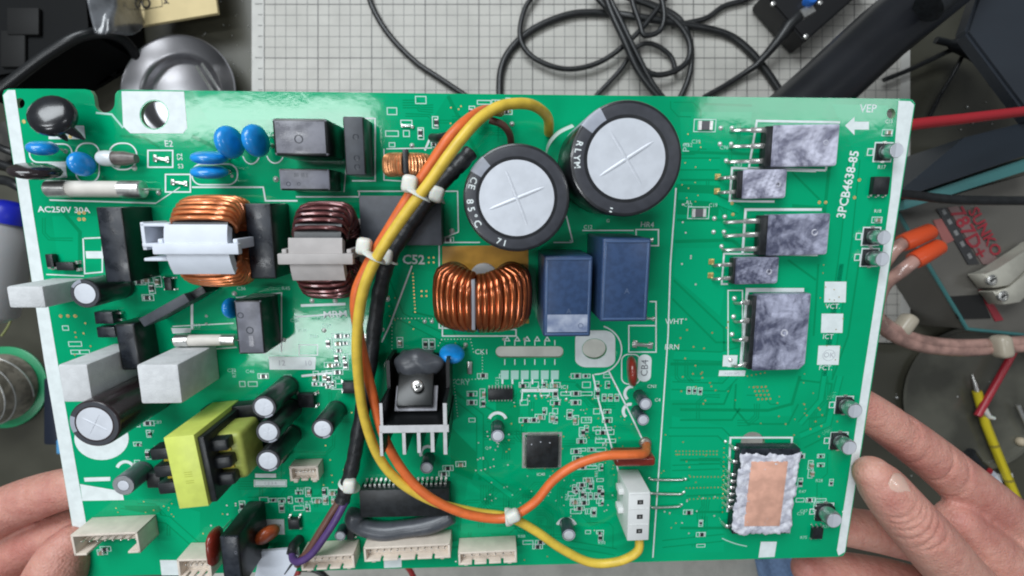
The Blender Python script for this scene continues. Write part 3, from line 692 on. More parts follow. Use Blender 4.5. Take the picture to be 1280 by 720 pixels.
# ---- chokes: wound rings standing on edge
def wound_ring(ra, rb, rin, wid, wire, angs, axis='x', n=20, rc=1.0, lay=0.0, seg=8, wf=None, wneg=None):
    """turns of wire round a ring (outer half-axes ra,rb) standing on edge; returns bmesh"""
    b = bmesh.new()
    for a in angs:
        ca, sa = cos(a), sin(a); ro = 1.0 / sqrt((ca / ra) ** 2 + (sa / rb) ** 2); ri = ro * rin
        hw = wid / 2 * (wf(a) if wf else 1) + wire; o_, i_ = ro + wire, ri - wire
        hn = wid / 2 * wneg + wire if wneg else hw
        sec = [(hw - rc, o_), (hw, o_ - rc), (hw, i_ + rc), (hw - rc, i_), (-hn + rc, i_), (-hn, i_ + rc), (-hn, o_ - rc), (-hn + rc, o_)]
        jit = random.uniform(-lay, lay)
        pts = []
        for k, (u, r) in enumerate(sec):
            aa = a + (jit + (0.05 if k in (2, 3, 4, 5) else 0)) 
            pts.append(Vector((u, r * cos(aa), r * sin(aa))) if axis == 'x' else Vector((r * cos(aa), u, r * sin(aa))))
        pts = spline(pts, 3, True)
        tube(b, pts, wire, seg, closed=True)
    return b
def ring_core(ra, rb, rin, wid, axis='x', seg=40, bulge=0):
    b = bmesh.new(); R = []
    for k in range(seg):
        a = 2 * pi * k / seg; ro = 1.0 / sqrt((cos(a) / ra) ** 2 + (sin(a) / rb) ** 2); ri = ro * rin
        row = []
        for u, r in ((-wid / 2, ro), (wid / 2, ro), (wid / 2, ri), (-wid / 2, ri)):
            row.append(b.verts.new((u, r * cos(a), r * sin(a)) if axis == 'x' else (r * cos(a), u, r * sin(a))))
        R.append(row)
    for k in range(seg):
        A, B = R[k], R[(k + 1) % seg]
        for i in range(4): b.faces.new((A[i], A[(i + 1) % 4], B[(i + 1) % 4], B[i]))
    return b
def choke(x0, y0, x1, y1, h, mwire, mbob, label, wire, hub, left_frame, turns):
    cx, cy, sx, sy = rect(x0, y0, x1, y1, h * 0.97)
    cy2 = bp((x0 + x1) / 2, (y0 + y1) / 2, h * 0.6).y
    zc = h / 2 + 0.5; ra = sy / 2 * 1.09 - wire * 2; rb = h / 2 - wire * 2
    wid = sx - 4 * wire
    core = finish(ring_core(ra, rb, 0.55, wid), 'common_mode_choke', M_black, BOARD, (cx, cy2, zc), label=label)
    angs = []
    for c0 in (0, pi):
        angs += [c0 + (i - (turns - 1) / 2) * (radians(100) / (turns - 1)) for i in range(turns)]
    # denser towards the saddle ends
    finish(wound_ring(ra, rb, 0.55, wid, wire, angs, lay=0.02, rc=2.6), 'winding', mwire, core)
    # middle partition clip over the top
    b = bmesh.new(); n = 8; w2 = wid / 2 + wire * 1.3; A = radians(hub)
    ring = []
    for i in range(n + 1):
        a = pi / 2 - A * 0.82 + A * 2.15 * i / n; r = 1.0 / sqrt((cos(a) / ra) ** 2 + (sin(a) / rb) ** 2) + wire * 2.5
        ring.append([b.verts.new((s * w2, rr * cos(a), rr * sin(a))) for s, rr in ((-1, r - 3), (-1, r), (1, r), (1, r - 3))])
    for i in range(n):
        for k in range(4): b.faces.new((ring[i][k], ring[i][(k + 1) % 4], ring[i + 1][(k + 1) % 4], ring[i + 1][k]))
    b.faces.new(ring[0]); b.faces.new(ring[-1][::-1])
    finish(b, 'bobbin_clip', mbob, core, smooth=25)
    b = bmesh.new(); box(b, (0, -1.4, rb + wire * 1.7), (wid + 7.5 * wire + 3, 3.6, 2.6), 0, 0.4)
    for s in (-1, 1): box(b, (s * (wid / 2 + 2.6 * wire + 0.8), 0, 0), (1.6, 3.4, rb * 2 + 2), 0, 0.3)
    finish(b, 'partition', mbob, core)
    b = bmesh.new(); box(b, (0, 0, -zc + 1.0), (wid + 4, ra * 1.4, 1.6), 0, 0.3); finish(b, 'base', mbob, core)
    if left_frame:
        b = bmesh.new(); X = -(wid / 2 + 2 * wire)
        box(b, (X - 3.8, -0.5, 3.5), (9.0, 1.2, 14), 0, 0.2); box(b, (X - 3.8, -5.2, 3.5), (9.0, 1.0, 14), 0, 0.2); box(b, (X - 7.8, -0.4 + 2.8, 4.2), (1.2, 9, 12), 0, 0.2)
        box(b, (X - 3.8, 6.0, 4.2), (9.0, 1.0, 12), 0, 0.2); box(b, (X - 4, 0, -3), (7.5, 11, 1.5), 0, 0.2)
        finish(b, 'terminal_frame', M_white, core)
choke(207, 247, 290, 357, 26, M_copperO, M_white, 'ring choke with bright orange copper wire and white plastic clip', 0.85, 33, True, 13)
choke(361, 255, 432, 373, 26, M_copperD, M_bobbin, 'ring choke with dark plum wire and beige clip', 0.8, 28, False, 11)

# copper toroid on its kapton sheet
b = bmesh.new(); P = px_poly([(553, 308), (660, 306), (661, 404), (553, 405)]); prism(b, [(p.x, p.y) for p in P], 0.05, 0.25); kap = finish(b, 'insulating_sheet', M_kapton, BOARD, label='amber insulating sheet under the copper coil')
b = bmesh.new(); p = bp(605, 346); lathe(b, [(5.5, 0.26), (5.3, 1.0), (4.5, 1.3)], 24, (p.x, p.y, 0)); finish(b, 'adhesive_spot', mat('grey_adhesive', (0.42, 0.42, 0.42), 0.4), kap)
h = 25; cx, cy, sx, sy = rect(541, 333, 665, 411, h * 0.62)
zc = h / 2 + 1.0; ra, rb, wid = sx / 2 - 2.7, h / 2 - 1.3, sy - 9.0
core = finish(ring_core(ra, rb, 0.45, wid, 'y'), 'toroid_coil', mat('core_grey', (0.25, 0.26, 0.29), 0.4), BOARD, (cx, cy, zc), label='fat copper wire toroid coil standing on an amber sheet')
nturn = 17
angs = [pi / 2 + radians(21 + 10.2 * i) for i in range(9)] + [pi / 2 - radians(26 + 10.2 * i) for i in range(9)] + [pi / 2 + radians(5), pi / 2 - radians(6), pi / 2 - radians(16)]
finish(wound_ring(ra, rb, 0.45, wid, 1.3, angs, 'y', rc=3.6, lay=0.025, seg=10, wf=lambda a: 0.95 + 0.45 * abs(cos(a)) ** 1.2, wneg=1.22), 'winding', M_copper, core)
b = bmesh.new(); box(b, (-2.9, -0.6, rb * 0.88), (1.3, wid + 3.6, 5), 0, 0.3); box(b, (5.2, -0.6, rb * 0.80), (0.9, wid + 3.6, 4.5), 0, 0.2); finish(b, 'spacer', mat('grey_spacer', (0.24, 0.25, 0.28), 0.4), core)
# small pale inductor
h = 13; cx, cy, sx, sy = rect(476, 190, 540, 222, h * 0.75); zc = h / 2 + 0.5
core = finish(ring_core(sx / 2 - 1.4, h / 2 - 1.0, 0.45, sy - 3.0, 'y'), 'small_inductor', M_black, BOARD, (cx, cy, zc), label='small pale copper inductor beside the wire bundle')
finish(wound_ring(sx / 2 - 1.4, h / 2 - 1.0, 0.45, sy - 3.2, 0.62, [pi / 2 + radians(14 + 9.0 * i) for i in range(9)] + [pi / 2 - radians(8 + 9.0 * i) for i in range(10)], 'y', rc=1.3, lay=0.03), 'winding', M_copperP, core)
b = bmesh.new(); box(b, (0.4, 0.8, h / 2 - 0.6), (2.0, sy - 0.5, 2.4), 0, 0.4); finish(b, 'spacer', M_black, core)

# ---- disc capacitors and varistors
def disc(pts, r, flat, m, label, name='disc_capacitor', legs=(), seg=20):
    """lens body: centre px,py,h; face direction n (board frame)"""
    (x, y, h), n = pts
    q = bp(x, y, h); n = Vector(n).normalized(); Rm = n.to_track_quat('Z', 'Y').to_matrix()
    b = bmesh.new(); t = flat
    lathe(b, [(r * 0.25, -t), (r * 0.7, -t * 0.88), (r * 0.93, -t * 0.5), (r, 0), (r * 0.93, t * 0.5), (r * 0.7, t * 0.88), (r * 0.25, t)], seg, R=Rm)
    o = finish(b, name, m, BOARD, (q.x, q.y, h), label=label, smooth=60)
    b = bmesh.new()
    for (lx, ly, off) in legs:
        g = bp(lx, ly, 0); e = g - q
        st_ = Vector(off)
        tube(b, spline([st_, (st_ + e) / 2 + Vector((0, 0, 0.5)), Vector((e.x, e.y, -h))], 5), 0.42, 6)
        lathe(b, [(0.9, -h + 0.02), (0.7, -h + 0.4), (0.3, -h + 0.8)], 8, (e.x, e.y, 0), mi=0)
    if legs: finish(b, 'lead', M_tin, o)
    return o
M_vblack = mat('black_lacquer', (0.012, 0.013, 0.016), 0.25, coat=0.4, var=0.2)
o = disc(((66, 145, 9), (0.1, 0.42, 1.0)), 7.4, 2.9, M_vblack, 'black lacquered disc varistor near the top left corner', 'varistor', [(88, 162, (3, -3, 0)), (74, 164, (0, -4, 0))])
b = bmesh.new(); tube(b, [Vector((4.5, -4.2, 0)), Vector((6.6, -6.2, -1.2)), Vector((7.6, -7.4, -2.2))], [1.9, 1.1, 0.3], 10); finish(b, 'lacquer_tip', M_vblack, o)
b = bmesh.new(); tube(b, [Vector((0, -5, -1)), Vector((1.5, -7, -1.8)), Vector((1.8, -8, -2.2))], [1.4, 0.9, 0.2], 10); finish(b, 'lacquer_tip', M_vblack, o)
BD = disc(((53, 185, 7), (0.15, 1, 0.3)), 4.4, 2.0, M_bluedisc, 'blue disc capacitor seen edge-on under the varistor', legs=[(52, 190, (0, 0, -4)), (82, 189, (3, 0, -4))])
disc(((102, 205, 6), (1, 0.2, 0.4)), 4.3, 2.2, M_bluedisc, 'small blue disc capacitor above the long fuse', legs=[(97, 212, (0, -2, -2)), (112, 212, (0, 1, -2))])
disc(((44, 214, 9), (0.15, 1, 0.22)), 7.2, 2.1, mat('brown_black_lacquer', (0.022, 0.014, 0.016), 0.22, coat=0.5), 'black teardrop thermistor leaning past the left margin', 'thermistor', legs=[(72, 213, (5, 0, -3)), (62, 213, (3, 0, -4))])
for x, y, n in [(287, 178, (1, 0.1, 0.35)), (320, 176, (1, 0.1, 0.3))]:
    disc(((x, y, 9), n), 5.6, 2.6, M_bluedisc, None, legs=[(x + 20, y + 6, (2, -1, -4)), (x + 22, y - 6, (2, 1, -4))])
for x, y in [(262, 197, ), (262, 215)]:
    disc(((x, y, 8), (0.05, 1, 0.2)), 6.0, 2.0, M_bluedisc, None, legs=[(x + 24, y, (3, 0, -4)), (x + 6, y, (-2, 0, -4))])
disc(((565, 442, 5), (0.1, 1, 0.5)), 5.0, 1.9, M_bluedisc, 'blue disc capacitor beside the silicone blob', legs=[(582, 432, (3, 0, -2))])
disc(((289, 385, 4), (1, 0.1, 0.3)), 4.0, 1.5, M_bluedisc, None)
disc(((790, 464, 7), (1, 0.1, 0.2)), 6.0, 1.9, M_redcap, 'brick red film capacitor beside the round white pad', 'film_capacitor', legs=[(787, 448, (0, 3, -3))])
cx, cy, sx, sy = rect(769, 570, 820, 586, 10); b = bmesh.new(); boxz(b, 0, 0, 0.8, 10, sx, sy * 0.75, 0, 1.3, seg=3); finish(b, 'film_capacitor', M_redcap, BOARD, (cx, cy, 0), label='flat brick red film capacitor above the white connector')
q = bp(264, 690, 15); b = bmesh.new(); tube(b, [Vector((0, y_, 0)) for y_ in (7.2, 6.6, 4.5, 0, -4.0, -6.0, -6.6)], [0.4, 1.5, 2.1, 2.2, 2.1, 1.4, 0.4], 16, flat=(1, 2.4)); o = finish(b, 'film_capacitor', M_redcap, BOARD, (q.x, q.y, 12), label='brick red capacitor squeezed against the tall black relay', smooth=70)
b = bmesh.new(); tube(b, [Vector((0, 3, -3)), Vector((0, 3, -12))], 0.4, 6); tube(b, [Vector((0, -3, -3)), Vector((0, -3, -12))], 0.4, 6); finish(b, 'lead', M_tin, o)
disc(((334, 668, 7), (0.9, -0.9, 0.8)), 5.0, 2.3, M_redcapO, 'orange-brown lacquered capacitor near the white tape', 'film_capacitor', legs=[(340, 659, (1, 1, -2)), (349, 657, (2, 1, -2))])
# axial arrester
q = bp(142, 198, 3); b = bmesh.new()
lathe(b, [(1.8, -7), (2.6, -6), (2.8, -4), (2.6, -1.5)], 18, R=Matrix.Rotation(pi / 2, 3, 'Y')); o = finish(b, 'surge_arrester', mat('milky_glass', (0.68, 0.72, 0.74), 0.2, coat=0.5), BOARD, (q.x + 2, q.y, 3.2))
b = bmesh.new(); lathe(b, [(2.4, -1.6), (2.5, 2), (1.5, 6)], 18, R=Matrix.Rotation(pi / 2, 3, 'Y')); finish(b, 'brown_end', mat('grey_brown', (0.13, 0.11, 0.10), 0.35, var=0.3), o)

# ---- transformer
h = 30; cx, cy, sx, sy = rect(214, 546, 252, 635, h)
b = bmesh.new(); boxz(b, 0, 0, 0.5, h, sx, sy, 0, 0.25); T = finish(b, 'transformer', M_yellowtape, BOARD, (cx, cy, 0), radians(5), label='yellow taped transformer with black bobbin at lower left')
top_text(T, '|| |||', h, 3.0, 0.3, -2, pi / 2, mat('tape_stamp', (0.42, 0.46, 0.05), 0.5))
b = bmesh.new(); boxz(b, 5.5, 0, 7, 22, 20, 18, 0, 2.0, seg=3); finish(b, 'winding', M_olivetape, T)
b = bmesh.new()
boxz(b, sx / 2 + 1.2, -0.5, 0.3, 28.8, 2.2, sy * 0.92, 0, 0.3); boxz(b, -sx / 2 - 0.8, -0.5, 0.3, 26, 1.5, sy * 0.9, 0, 0.3)
boxz(b, 7, sy / 2 - 4, 0.3, 6, 28, 7, 0, 0.4); boxz(b, 7, -sy / 2 + 4, 0.3, 6, 28, 7, 0, 0.4)
for dy in (6.5, 0, -6.5):
    boxz(b, sx / 2 + 4.5, dy, 21, 26, 6.5, 4.2, 0, 0.7); boxz(b, -sx / 2 - 4.6, dy - 1, 20, 26, 8.5, 4.4, 0, 0.7)
finish(b, 'bobbin', M_black, T)
b = bmesh.new()
for dy in (3.3, -3.3):
    boxz(b, sx / 2 + 4.2, dy, 21, 22.6, 5, 1.2, 0, 0.2); boxz(b, -sx / 2 - 3.6, dy - 1, 22, 24, 5, 1.2, 0, 0.2)
finish(b, 'tape_edge', mat('gold_tape', (0.55, 0.42, 0.03), 0.4), T)

# ---- power transistors smeared with thermal paste
def transistor(x0, y0, x1, y1, blk, leads, h, m, label, lw=6, lead_to=None, hole=None, chamf=False, extra=4.0):
    cx, cy, sx, sy = rect(x0, y0, x1, y1, h)
    b = bmesh.new()
    n = 10; c = 2.2 if chamf else 0.5
    prism(b, [(-sx / 2, -sy / 2), (sx / 2 - c, -sy / 2), (sx / 2, -sy / 2 + c), (sx / 2, sy / 2), (-sx / 2, sy / 2)], 1.2, h, 0)
    r = bmesh.ops.bevel(b, geom=list(b.edges), offset=0.28, segments=2, affect='EDGES')
    o = finish(b, 'power_transistor', m, BOARD, (cx, cy, 0), radians(1.5), label=label)
    bl = (bp(x0, (y0 + y1) / 2, h) - bp(blk, (y0 + y1) / 2, h)).length
    b = bmesh.new(); boxz(b, -sx / 2 - bl / 2 + 0.3, 0, 1.0, h - 0.5, bl, sy * 0.97, 0, 0.35); finish(b, 'package_body', M_black, o)
    # a skin of smeared paste, uneven
    b = bmesh.new(); gx, gy = 44, 30; V = {}
    for i in range(gx + 1):
        for j in range(gy + 1):
            u, v = i / gx - 0.5, j / gy - 0.5
            if chamf and u * sx > sx / 2 - 2.4 and v * sy < -sy / 2 + 2.4: u = 0.5 - 2.4 / sx
            V[i, j] = b.verts.new((u * (sx - 1.0), v * (sy - 1.0), h + 0.04 + (0.30 * max(0, sin(i * 0.8 + j * 0.35 + x0) * sin(j * 0.7 - i * 0.25 + y0)) + 0.10 * random.random()) * (0 if i in (0, gx) or j in (0, gy) else 1)))
    for i in range(gx):
        for j in range(gy): b.faces.new((V[i, j], V[i + 1, j], V[i + 1, j + 1], V[i, j + 1]))
    finish(b, 'paste_smear', m, o, smooth=180)
    for (ly, ex) in leads:
        a = bp(blk, ly, h * 0.6) - Vector((cx, cy, 0)); e = bp(ex, ly + (0.5 if ly < 300 else 0), 0) - Vector((cx, cy, 0))
        b = bmesh.new(); z = h * 0.55
        L = (a.x - e.x)
        boxz(b, a.x - L * 0.22, a.y, z - 0.3, z + 0.3, L * 0.48, lw / 3.3, 0, 0.08)
        pts = [Vector((a.x - L * 0.42, a.y, z)), Vector((a.x - L * 0.7, (a.y + e.y) / 2, z * 0.95)), Vector((e.x + 0.6, e.y, z * 0.5)), Vector((e.x, e.y, 0))]
        tube(b, spline(pts, 4), 0.5, 6, flat=(1.2, 0.6))
        finish(b, 'lead', M_tin, o)
    if hole:
        hp_ = bp(hole[0], hole[1], h) - Vector((cx, cy, 0)); b = bmesh.new(); lathe(b, [(hole[2] * 1.5, h + 0.0), (hole[2] * 1.4, h + 0.3), (hole[2], h + 0.32), (hole[2] * 0.7, h + 0.05)], 14, (hp_.x, hp_.y, 0), 1)
        lathe(b, [(hole[2] * 0.72, h), (hole[2] * 0.7, h + 0.1)], 12, (hp_.x, hp_.y, 0), 0)
        finish(b, 'screw_hole', [M_dark, M_pasteW], o)
    return o
transistor(966, 156, 1048, 208, 957, [(161, 913), (181, 912), (200, 908)], 5.5, M_paste, 'top power transistor, white paste smears over dark metal', hole=(1032, 179, 0.7))
transistor(929, 212, 983, 248, 921, [(221, 897), (239, 896)], 5.0, M_paste, 'small pasted transistor under the top one', hole=(972, 231, 0.8), lw=5)
transistor(960, 268, 1036, 319, 950, [(275, 905), (292, 904), (310, 902)], 5.5, M_paste2, 'middle power transistor with mottled blue-grey paste', hole=(1018, 291, 0.9))
transistor(920, 322, 973, 355, 916, [(330, 890), (347, 889)], 5.0, M_paste2, 'small pasted transistor under the middle one', hole=(961, 340, 0.8), lw=5)
transistor(944, 369, 1010, 463, 938, [(377, 918), (400, 917), (423, 915), (455, 913)], 5.5, M_paste2, 'largest pasted transistor with four leads and a cut corner', hole=(980, 416, 1.0), chamf=True, lw=7)
for x, y in [(897, 221), (896, 239), (889, 327), (888, 344)]:
    q = bp(x, y); b = bmesh.new(); boxz(b, 0, 0, 0.03, 0.35, 2.2, 2.2, 0, 0.1); finish(b, 'solder_pad', M_gold, BOARD, (q.x, q.y, 0))

# ---- power module with salmon pad
h = 6; cx, cy, sx, sy = rect(921, 562, 994, 668, h)
b = bmesh.new(); boxz(b, 0, 0, 1.0, h, sx, sy, 0, 0.4); o = finish(b, 'power_module', M_epoxy, BOARD, (cx, cy, 0), radians(-1), label='power module coated in white paste with a salmon pad, lower right')
b = bmesh.new(); V = {}; gx, gy = 36, 46
for i in range(gx + 1):
    for j in range(gy + 1):
        u, v = i / gx - 0.5, j / gy - 0.5
        edge = max(abs(u), abs(v)) * 2
        z = h + 0.05 + (0.55 * random.random() + 0.5 * abs(sin(i * 0.6 + j * 0.8) * sin(j * 0.5 - i * 0.3))) * (1 if 0.55 < edge < 0.97 else 0.05)
        an = math.atan2(v, u); wob = 1.0 + (0.022 * sin(an * 9 + 1) + 0.018 * sin(an * 17) + 0.012 * sin(an * 31 + 2) + random.uniform(-0.016, 0.016)) * (1 if edge > 0.93 else 0.3)
        if edge > 0.985: z = h - 0.2
        V[i, j] = b.verts.new((u * (sx + 0.4) * wob, v * (sy - 2.2) * wob - 1.2, z))
for i in range(gx):
    for j in range(gy): b.faces.new((V[i, j], V[i + 1, j], V[i + 1, j + 1], V[i, j + 1]))
finish(b, 'paste_smear', M_pasteW, o, smooth=180)
px_, py_, pw, ph = rect(935, 578, 980, 658, h + 0.8)
b = bmesh.new(); boxz(b, px_ - cx, py_ - cy, h + 0.1, h + 0.9, pw, ph, 0, 0.25); finish(b, 'thermal_pad', M_pad, o)
for side, n in ((-1, 13), (1, 22)):
    for i in range(n):
        if side < 0 and i not in (0, 3, 4, 5, 6, 7, 8, 10, 12): continue
        y_ = (i / (n - 1) - 0.5) * sy * 0.92
        b = bmesh.new(); wd = 1.6 if side < 0 else 0.5
        tube(b, spline([(side * sx / 2, y_, 3.2), (side * (sx / 2 + 1.2), y_, 3.1), (side * (sx / 2 + 1.8), y_, 1.2), (side * (sx / 2 + 2.0), y_, 0)], 3), wd / 2, 6, flat=(1.0, 0.5))
        finish(b, 'lead', M_tin, o)

# ---- integrated circuits
def chip(x0, y0, x1, y1, h, npin, sides, name='integrated_circuit', label=None, m=None, pinlen=1.2, pw=0.5, base=0.3):
    cx, cy, sx, sy = rect(x0, y0, x1, y1, h)
    b = bmesh.new(); boxz(b, 0, 0, base, h, sx, sy, 0, 0.2); o = finish(b, name, m or M_black, BOARD, (cx, cy, 0), label=label)
    b = bmesh.new()
    for s in sides:
        L = sy if s in 'lr' else sx
        for i in range(npin):
            t = (i / (npin - 1) - 0.5) * L * 0.9
            for (k0, k1, z0, z1) in ((0, 0.45, h * 0.45, h * 0.6), (0.4, 0.6, 0.05, h * 0.58), (0.55, 1.0, 0.05, 0.25)):
                d = pinlen * (k0 + k1) / 2; w_ = pinlen * (k1 - k0)
                if s == 't': boxz(b, t, sy / 2 + d, z0, z1, pw, w_)
                if s == 'b': boxz(b, t, -sy / 2 - d, z0, z1, pw, w_)
                if s == 'l': boxz(b, -sx / 2 - d, t, z0, z1, w_, pw)
                if s == 'r': boxz(b, sx / 2 + d, t, z0, z1, w_, pw)
    finish(b, 'pins', M_tin, o, smooth=0, kind='stuff')
    return o, sx, sy
o, sx, sy = chip(658, 546, 698, 585, 1.9, 20, 'tblr', label='square black microcontroller with fine pins on four sides', pw=0.3)
for dx, dy in ((-4.5, 3.6), (-0.8, 4.6), (3, 4.2)):
    b = bmesh.new(); lathe(b, [(0.3, 1.9), (0.22, 1.96)], 10, (dx, dy, 0)); finish(b, 'pin_mark', M_inkL, o)
cx, cy, _, _ = rect(658, 546, 698, 585, 0.4)
b = bmesh.new(); ribbon(b, [(-7.7, -7.4), (7.7, -7.4), (7.7, 7.4), (-7.7, 7.4)], 1.0, 0.04, closed=True); finish(b, 'pad_row', mat('tinned_pads', (0.45, 0.46, 0.44), 0.4, metal=0.5), o, smooth=0)
chip(610, 487, 641, 500, 1.8, 8, 'tb', label='small black logic chip with two pin rows', pw=0.5)
o, sx, sy = chip(450, 612, 562, 646, 6.0, 18, 't', label='long black driver module with its lower side sunk in grey silicone', pw=0.9, pinlen=1.8)
pts = [bp(x, y, 3) for x, y in [(446, 640), (443, 650), (454, 659), (480, 664), (505, 661), (530, 657), (550, 651), (566, 643)]]
b = bmesh.new(); tube(b, spline(pts, 6), [2.6] + [3.7 + 0.2 * sin(i * 0.45) for i in range(len(pts) * 6 - 7)] + [2.0], 16); 
for v in b.verts: v.co.z = max(0.0, v.co.z)
finish(b, 'silicone_bead', M_silicone, BOARD, label='thick grey silicone bead along the driver module', smooth=80)
chip(1092, 221, 1112, 243, 2.4, 3, 'b', label=None, pw=0.7); chip(1016, 661, 1029, 674, 2.0, 3, 'tb', pw=0.5)
chip(372, 493, 392, 510, 3.0, 2, 'lr', pw=1.2); chip(360, 650, 374, 662, 2.5, 2, 'tb', pw=0.9); chip(205, 347, 214, 363, 2.0, 2, 'lr', pw=0.6); chip(57, 318, 66, 334, 2.5, 2, 'b', pw=1.2); chip(70, 328, 92, 338, 2.4, 2, 'r', pw=1.2)
chip(183, 592, 200, 610, 4, 3, 'l', pw=0.8); chip(433, 655, 442, 675, 3, 3, 'r', pw=0.6); chip(455, 424, 470, 453, 3.5, 2, 'tb', m=M_bobbin, pw=1.0) ; chip(428, 478, 446, 492, 3, 2, 'l', pw=0.8)

# ---- heat sink with clamped transistor
H = 27
def hs(x, y): 
    p = bp(x, y, H); return p
q0 = hs(518, 537)
b = bmesh.new()
def hsbox(x0, y0, x1, y1):
    a, c = hs(x0, y0), hs(x1, y1)
    cx_, cy_, sx_, sy_ = (a.x + c.x) / 2 - q0.x, (a.y + c.y) / 2 - q0.y, abs(c.x - a.x), abs(a.y - c.y)
    boxz(b, cx_, cy_, 0.5, H, sx_, sy_, 0)
    f = b.faces.new([b.verts.new((cx_ + u * sx_ / 2, cy_ + v * sy_ / 2, H + 0.02)) for u, v in ((-1, -1), (1, -1), (1, 1), (-1, 1))]); f.material_index = 1
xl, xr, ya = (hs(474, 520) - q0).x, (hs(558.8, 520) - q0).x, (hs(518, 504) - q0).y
boxz(b, (xl + xr) / 2, 10, 0.4, 1.4, xr - xl - 0.4, 19, 0)  # black floor plate added where the board lies in shade between the arms
for xw in (xl + 0.7, xr - 0.7): box(b, (xw, ya + 5.5, 7), (1.3, 11, 13), 0)
hsbox(474, 532, 561, 540); hsbox(553.5, 504, 558.8, 532); hsbox(474, 504, 479, 532)
for i, (x, l) in enumerate([(474, 570), (479.5, 0), (502.5, 568), (521, 566), (538, 565), (554, 568)]):
    if l: hsbox(x, 540, x + 5.2, l)
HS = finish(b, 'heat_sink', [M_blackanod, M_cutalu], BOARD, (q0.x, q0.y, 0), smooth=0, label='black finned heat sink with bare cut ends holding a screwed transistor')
# transistor leaning on the back wall
c = bp(520, 487, 14) - q0
Rt = Matrix.Rotation(radians(-38), 3, 'X')
b = bmesh.new(); box(b, (c.x, c.y, 14), (13, 13, 3.5), 0, 0.4, R=Rt); finish(b, 'clamped_transistor', M_case, HS)
c2_ = bp(520, 502, 16) - q0
b = bmesh.new(); box(b, (c2_.x, c2_.y + 0.6, 14.4), (15.5, 9.5, 0.8), 0, 0.2, R=Rt); finish(b, 'metal_tab', mat('grey_tab', (0.33, 0.33, 0.36), 0.5, metal=0.3, var=0.15), HS)
c3_ = bp(521.5, 483, 17.2) - q0
b = bmesh.new(); lathe(b, [(2.1, 0), (2.3, 0.5), (2.1, 1.2), (1.5, 1.6), (0.6, 1.7)], 20, (c3_.x, c3_.y, 16.6), R=Matrix.Rotation(radians(-20), 3, 'X')); finish(b, 'screw', M_tin, HS)
b = bmesh.new(); box(b, (c3_.x, c3_.y - 0.1, 18.35), (2.6, 0.45, 0.25), 0, R=Matrix.Rotation(0.5, 3, 'Z')); box(b, (c3_.x, c3_.y - 0.1, 18.36), (0.45, 2.6, 0.25), 0, R=Matrix.Rotation(0.5, 3, 'Z')); finish(b, 'screw_slot', M_dark, HS)
# silicone blob
q = bp(523, 452, 9); b = bmesh.new()
r = bmesh.ops.create_uvsphere(b, u_segments=36, v_segments=18, radius=1)
for v in b.verts:
    x, y, z = v.co; ang = math.atan2(y, x)
    wob = 1 + 0.05 * sin(3 * ang + 1) + 0.03 * sin(5 * ang) + (0.10 * max(0, -sin(ang)))
    v.co = Vector((x * 9.4 * wob, y * 5.2 * wob - abs(x) * 1.2, z * 4.2 + 0.25 * sin(7 * x + 3 * y)))
BQ = q.copy(); BLOB = finish(b, 'silicone_blob', M_silicone, BOARD, (q.x, q.y, 9), label='rounded dark grey silicone blob above the heat sink', smooth=80)
b = bmesh.new(); q = bp(523, 445, 0); boxz(b, 0, 0, 0.2, 7, 13, 6, 0, 1.0); finish(b, 'blob_foot', M_silicone, BLOB, (q.x - BQ.x, q.y - BQ.y, -9))

# ---- beige pin headers along the lower edge
def header(x0, y0, x1, y1, h, npin, label, notches=3, rot=0.0, depth=None):
    """open shroud; px box is its rim"""
    cx, cy, sx, sy = rect(x0, y0, x1, y1, h)
    t = 0.9
    b = bmesh.new()
    boxz(b, 0, sy / 2 - t / 2, 0.2, h, sx, t, 0, 0.15)
    boxz(b, -sx / 2 + t / 2, 0, 0.2, h, t, sy - 0.02, 0, 0.15); boxz(b, sx / 2 - t / 2, 0, 0.2, h, t, sy - 0.02, 0, 0.15)
    segw = sx / (notches + 1)
    wide = notches == 1
    if wide:
        for s in (-1, 1): boxz(b, s * (sx / 2 - 2.4), -sy / 2 + t / 2, 0.2, h, 4.8, t, 0, 0.15)
        boxz(b, 0, sy * 0.12, 0.2, h * 0.5, sx - 0.3, sy * 0.7, 0)
    for i in range(0 if wide else notches + 1):
        wx = segw - 1.1; hh = h if i in (0, notches) or notches < 3 else h
        boxz(b, -sx / 2 + segw * (i + 0.5), -sy / 2 + t / 2, 0.2, hh, wx, t, 0, 0.15)
        boxz(b, -sx / 2 + segw * (i + 0.5) + segw / 2, -sy / 2 + t / 2 + 0.05, 0.2, h * 0.7, 1.8, t * 0.8, 0) if i < notches else None
    if not wide: boxz(b, 0, 0, 0.2, h * 0.62, sx - 0.3, sy - 0.3, 0)
    for i in ((0, notches) if not wide else ()): boxz(b, -sx / 2 + segw * (i + 0.5) , -sy / 2 - 0.5, 0.2, h * 0.92, 1.6, 1.0, 0, 0.15)
    o = finish(b, 'pin_header', M_connector, BOARD, (cx, cy, 0), rot, label=label)
    for i in range(npin):
        x = (i / (npin - 1) - 0.5) * (sx - 4.5)
        b = bmesh.new(); boxz(b, x, 0.2, h * 0.3, h * 0.86, 0.55, 0.55, 0, 0.1); finish(b, 'pin', M_tin, o)
    return o
header(90, 667, 174, 693, 11, 8, 'beige wide-mouthed pin header at the lower left corner', 1, radians(1.5))
header(222, 699, 264, 722, 10, 5, 'beige pin header beside the tall black relay', 3)
header(376, 694, 443, 712, 9, 7, 'beige pin header under the purple wire', 3, radians(2))
header(455, 682, 563, 700, 9, 12, 'longest beige pin header, below the silicone bead', 4, radians(1.5))
header(573, 689, 646, 705, 9, 7, 'beige pin header right of the longest one', 3, radians(1.5))
header(362, 583, 398, 601, 6, 6, 'small beige pin header near the four small electrolytics', 2, radians(1))
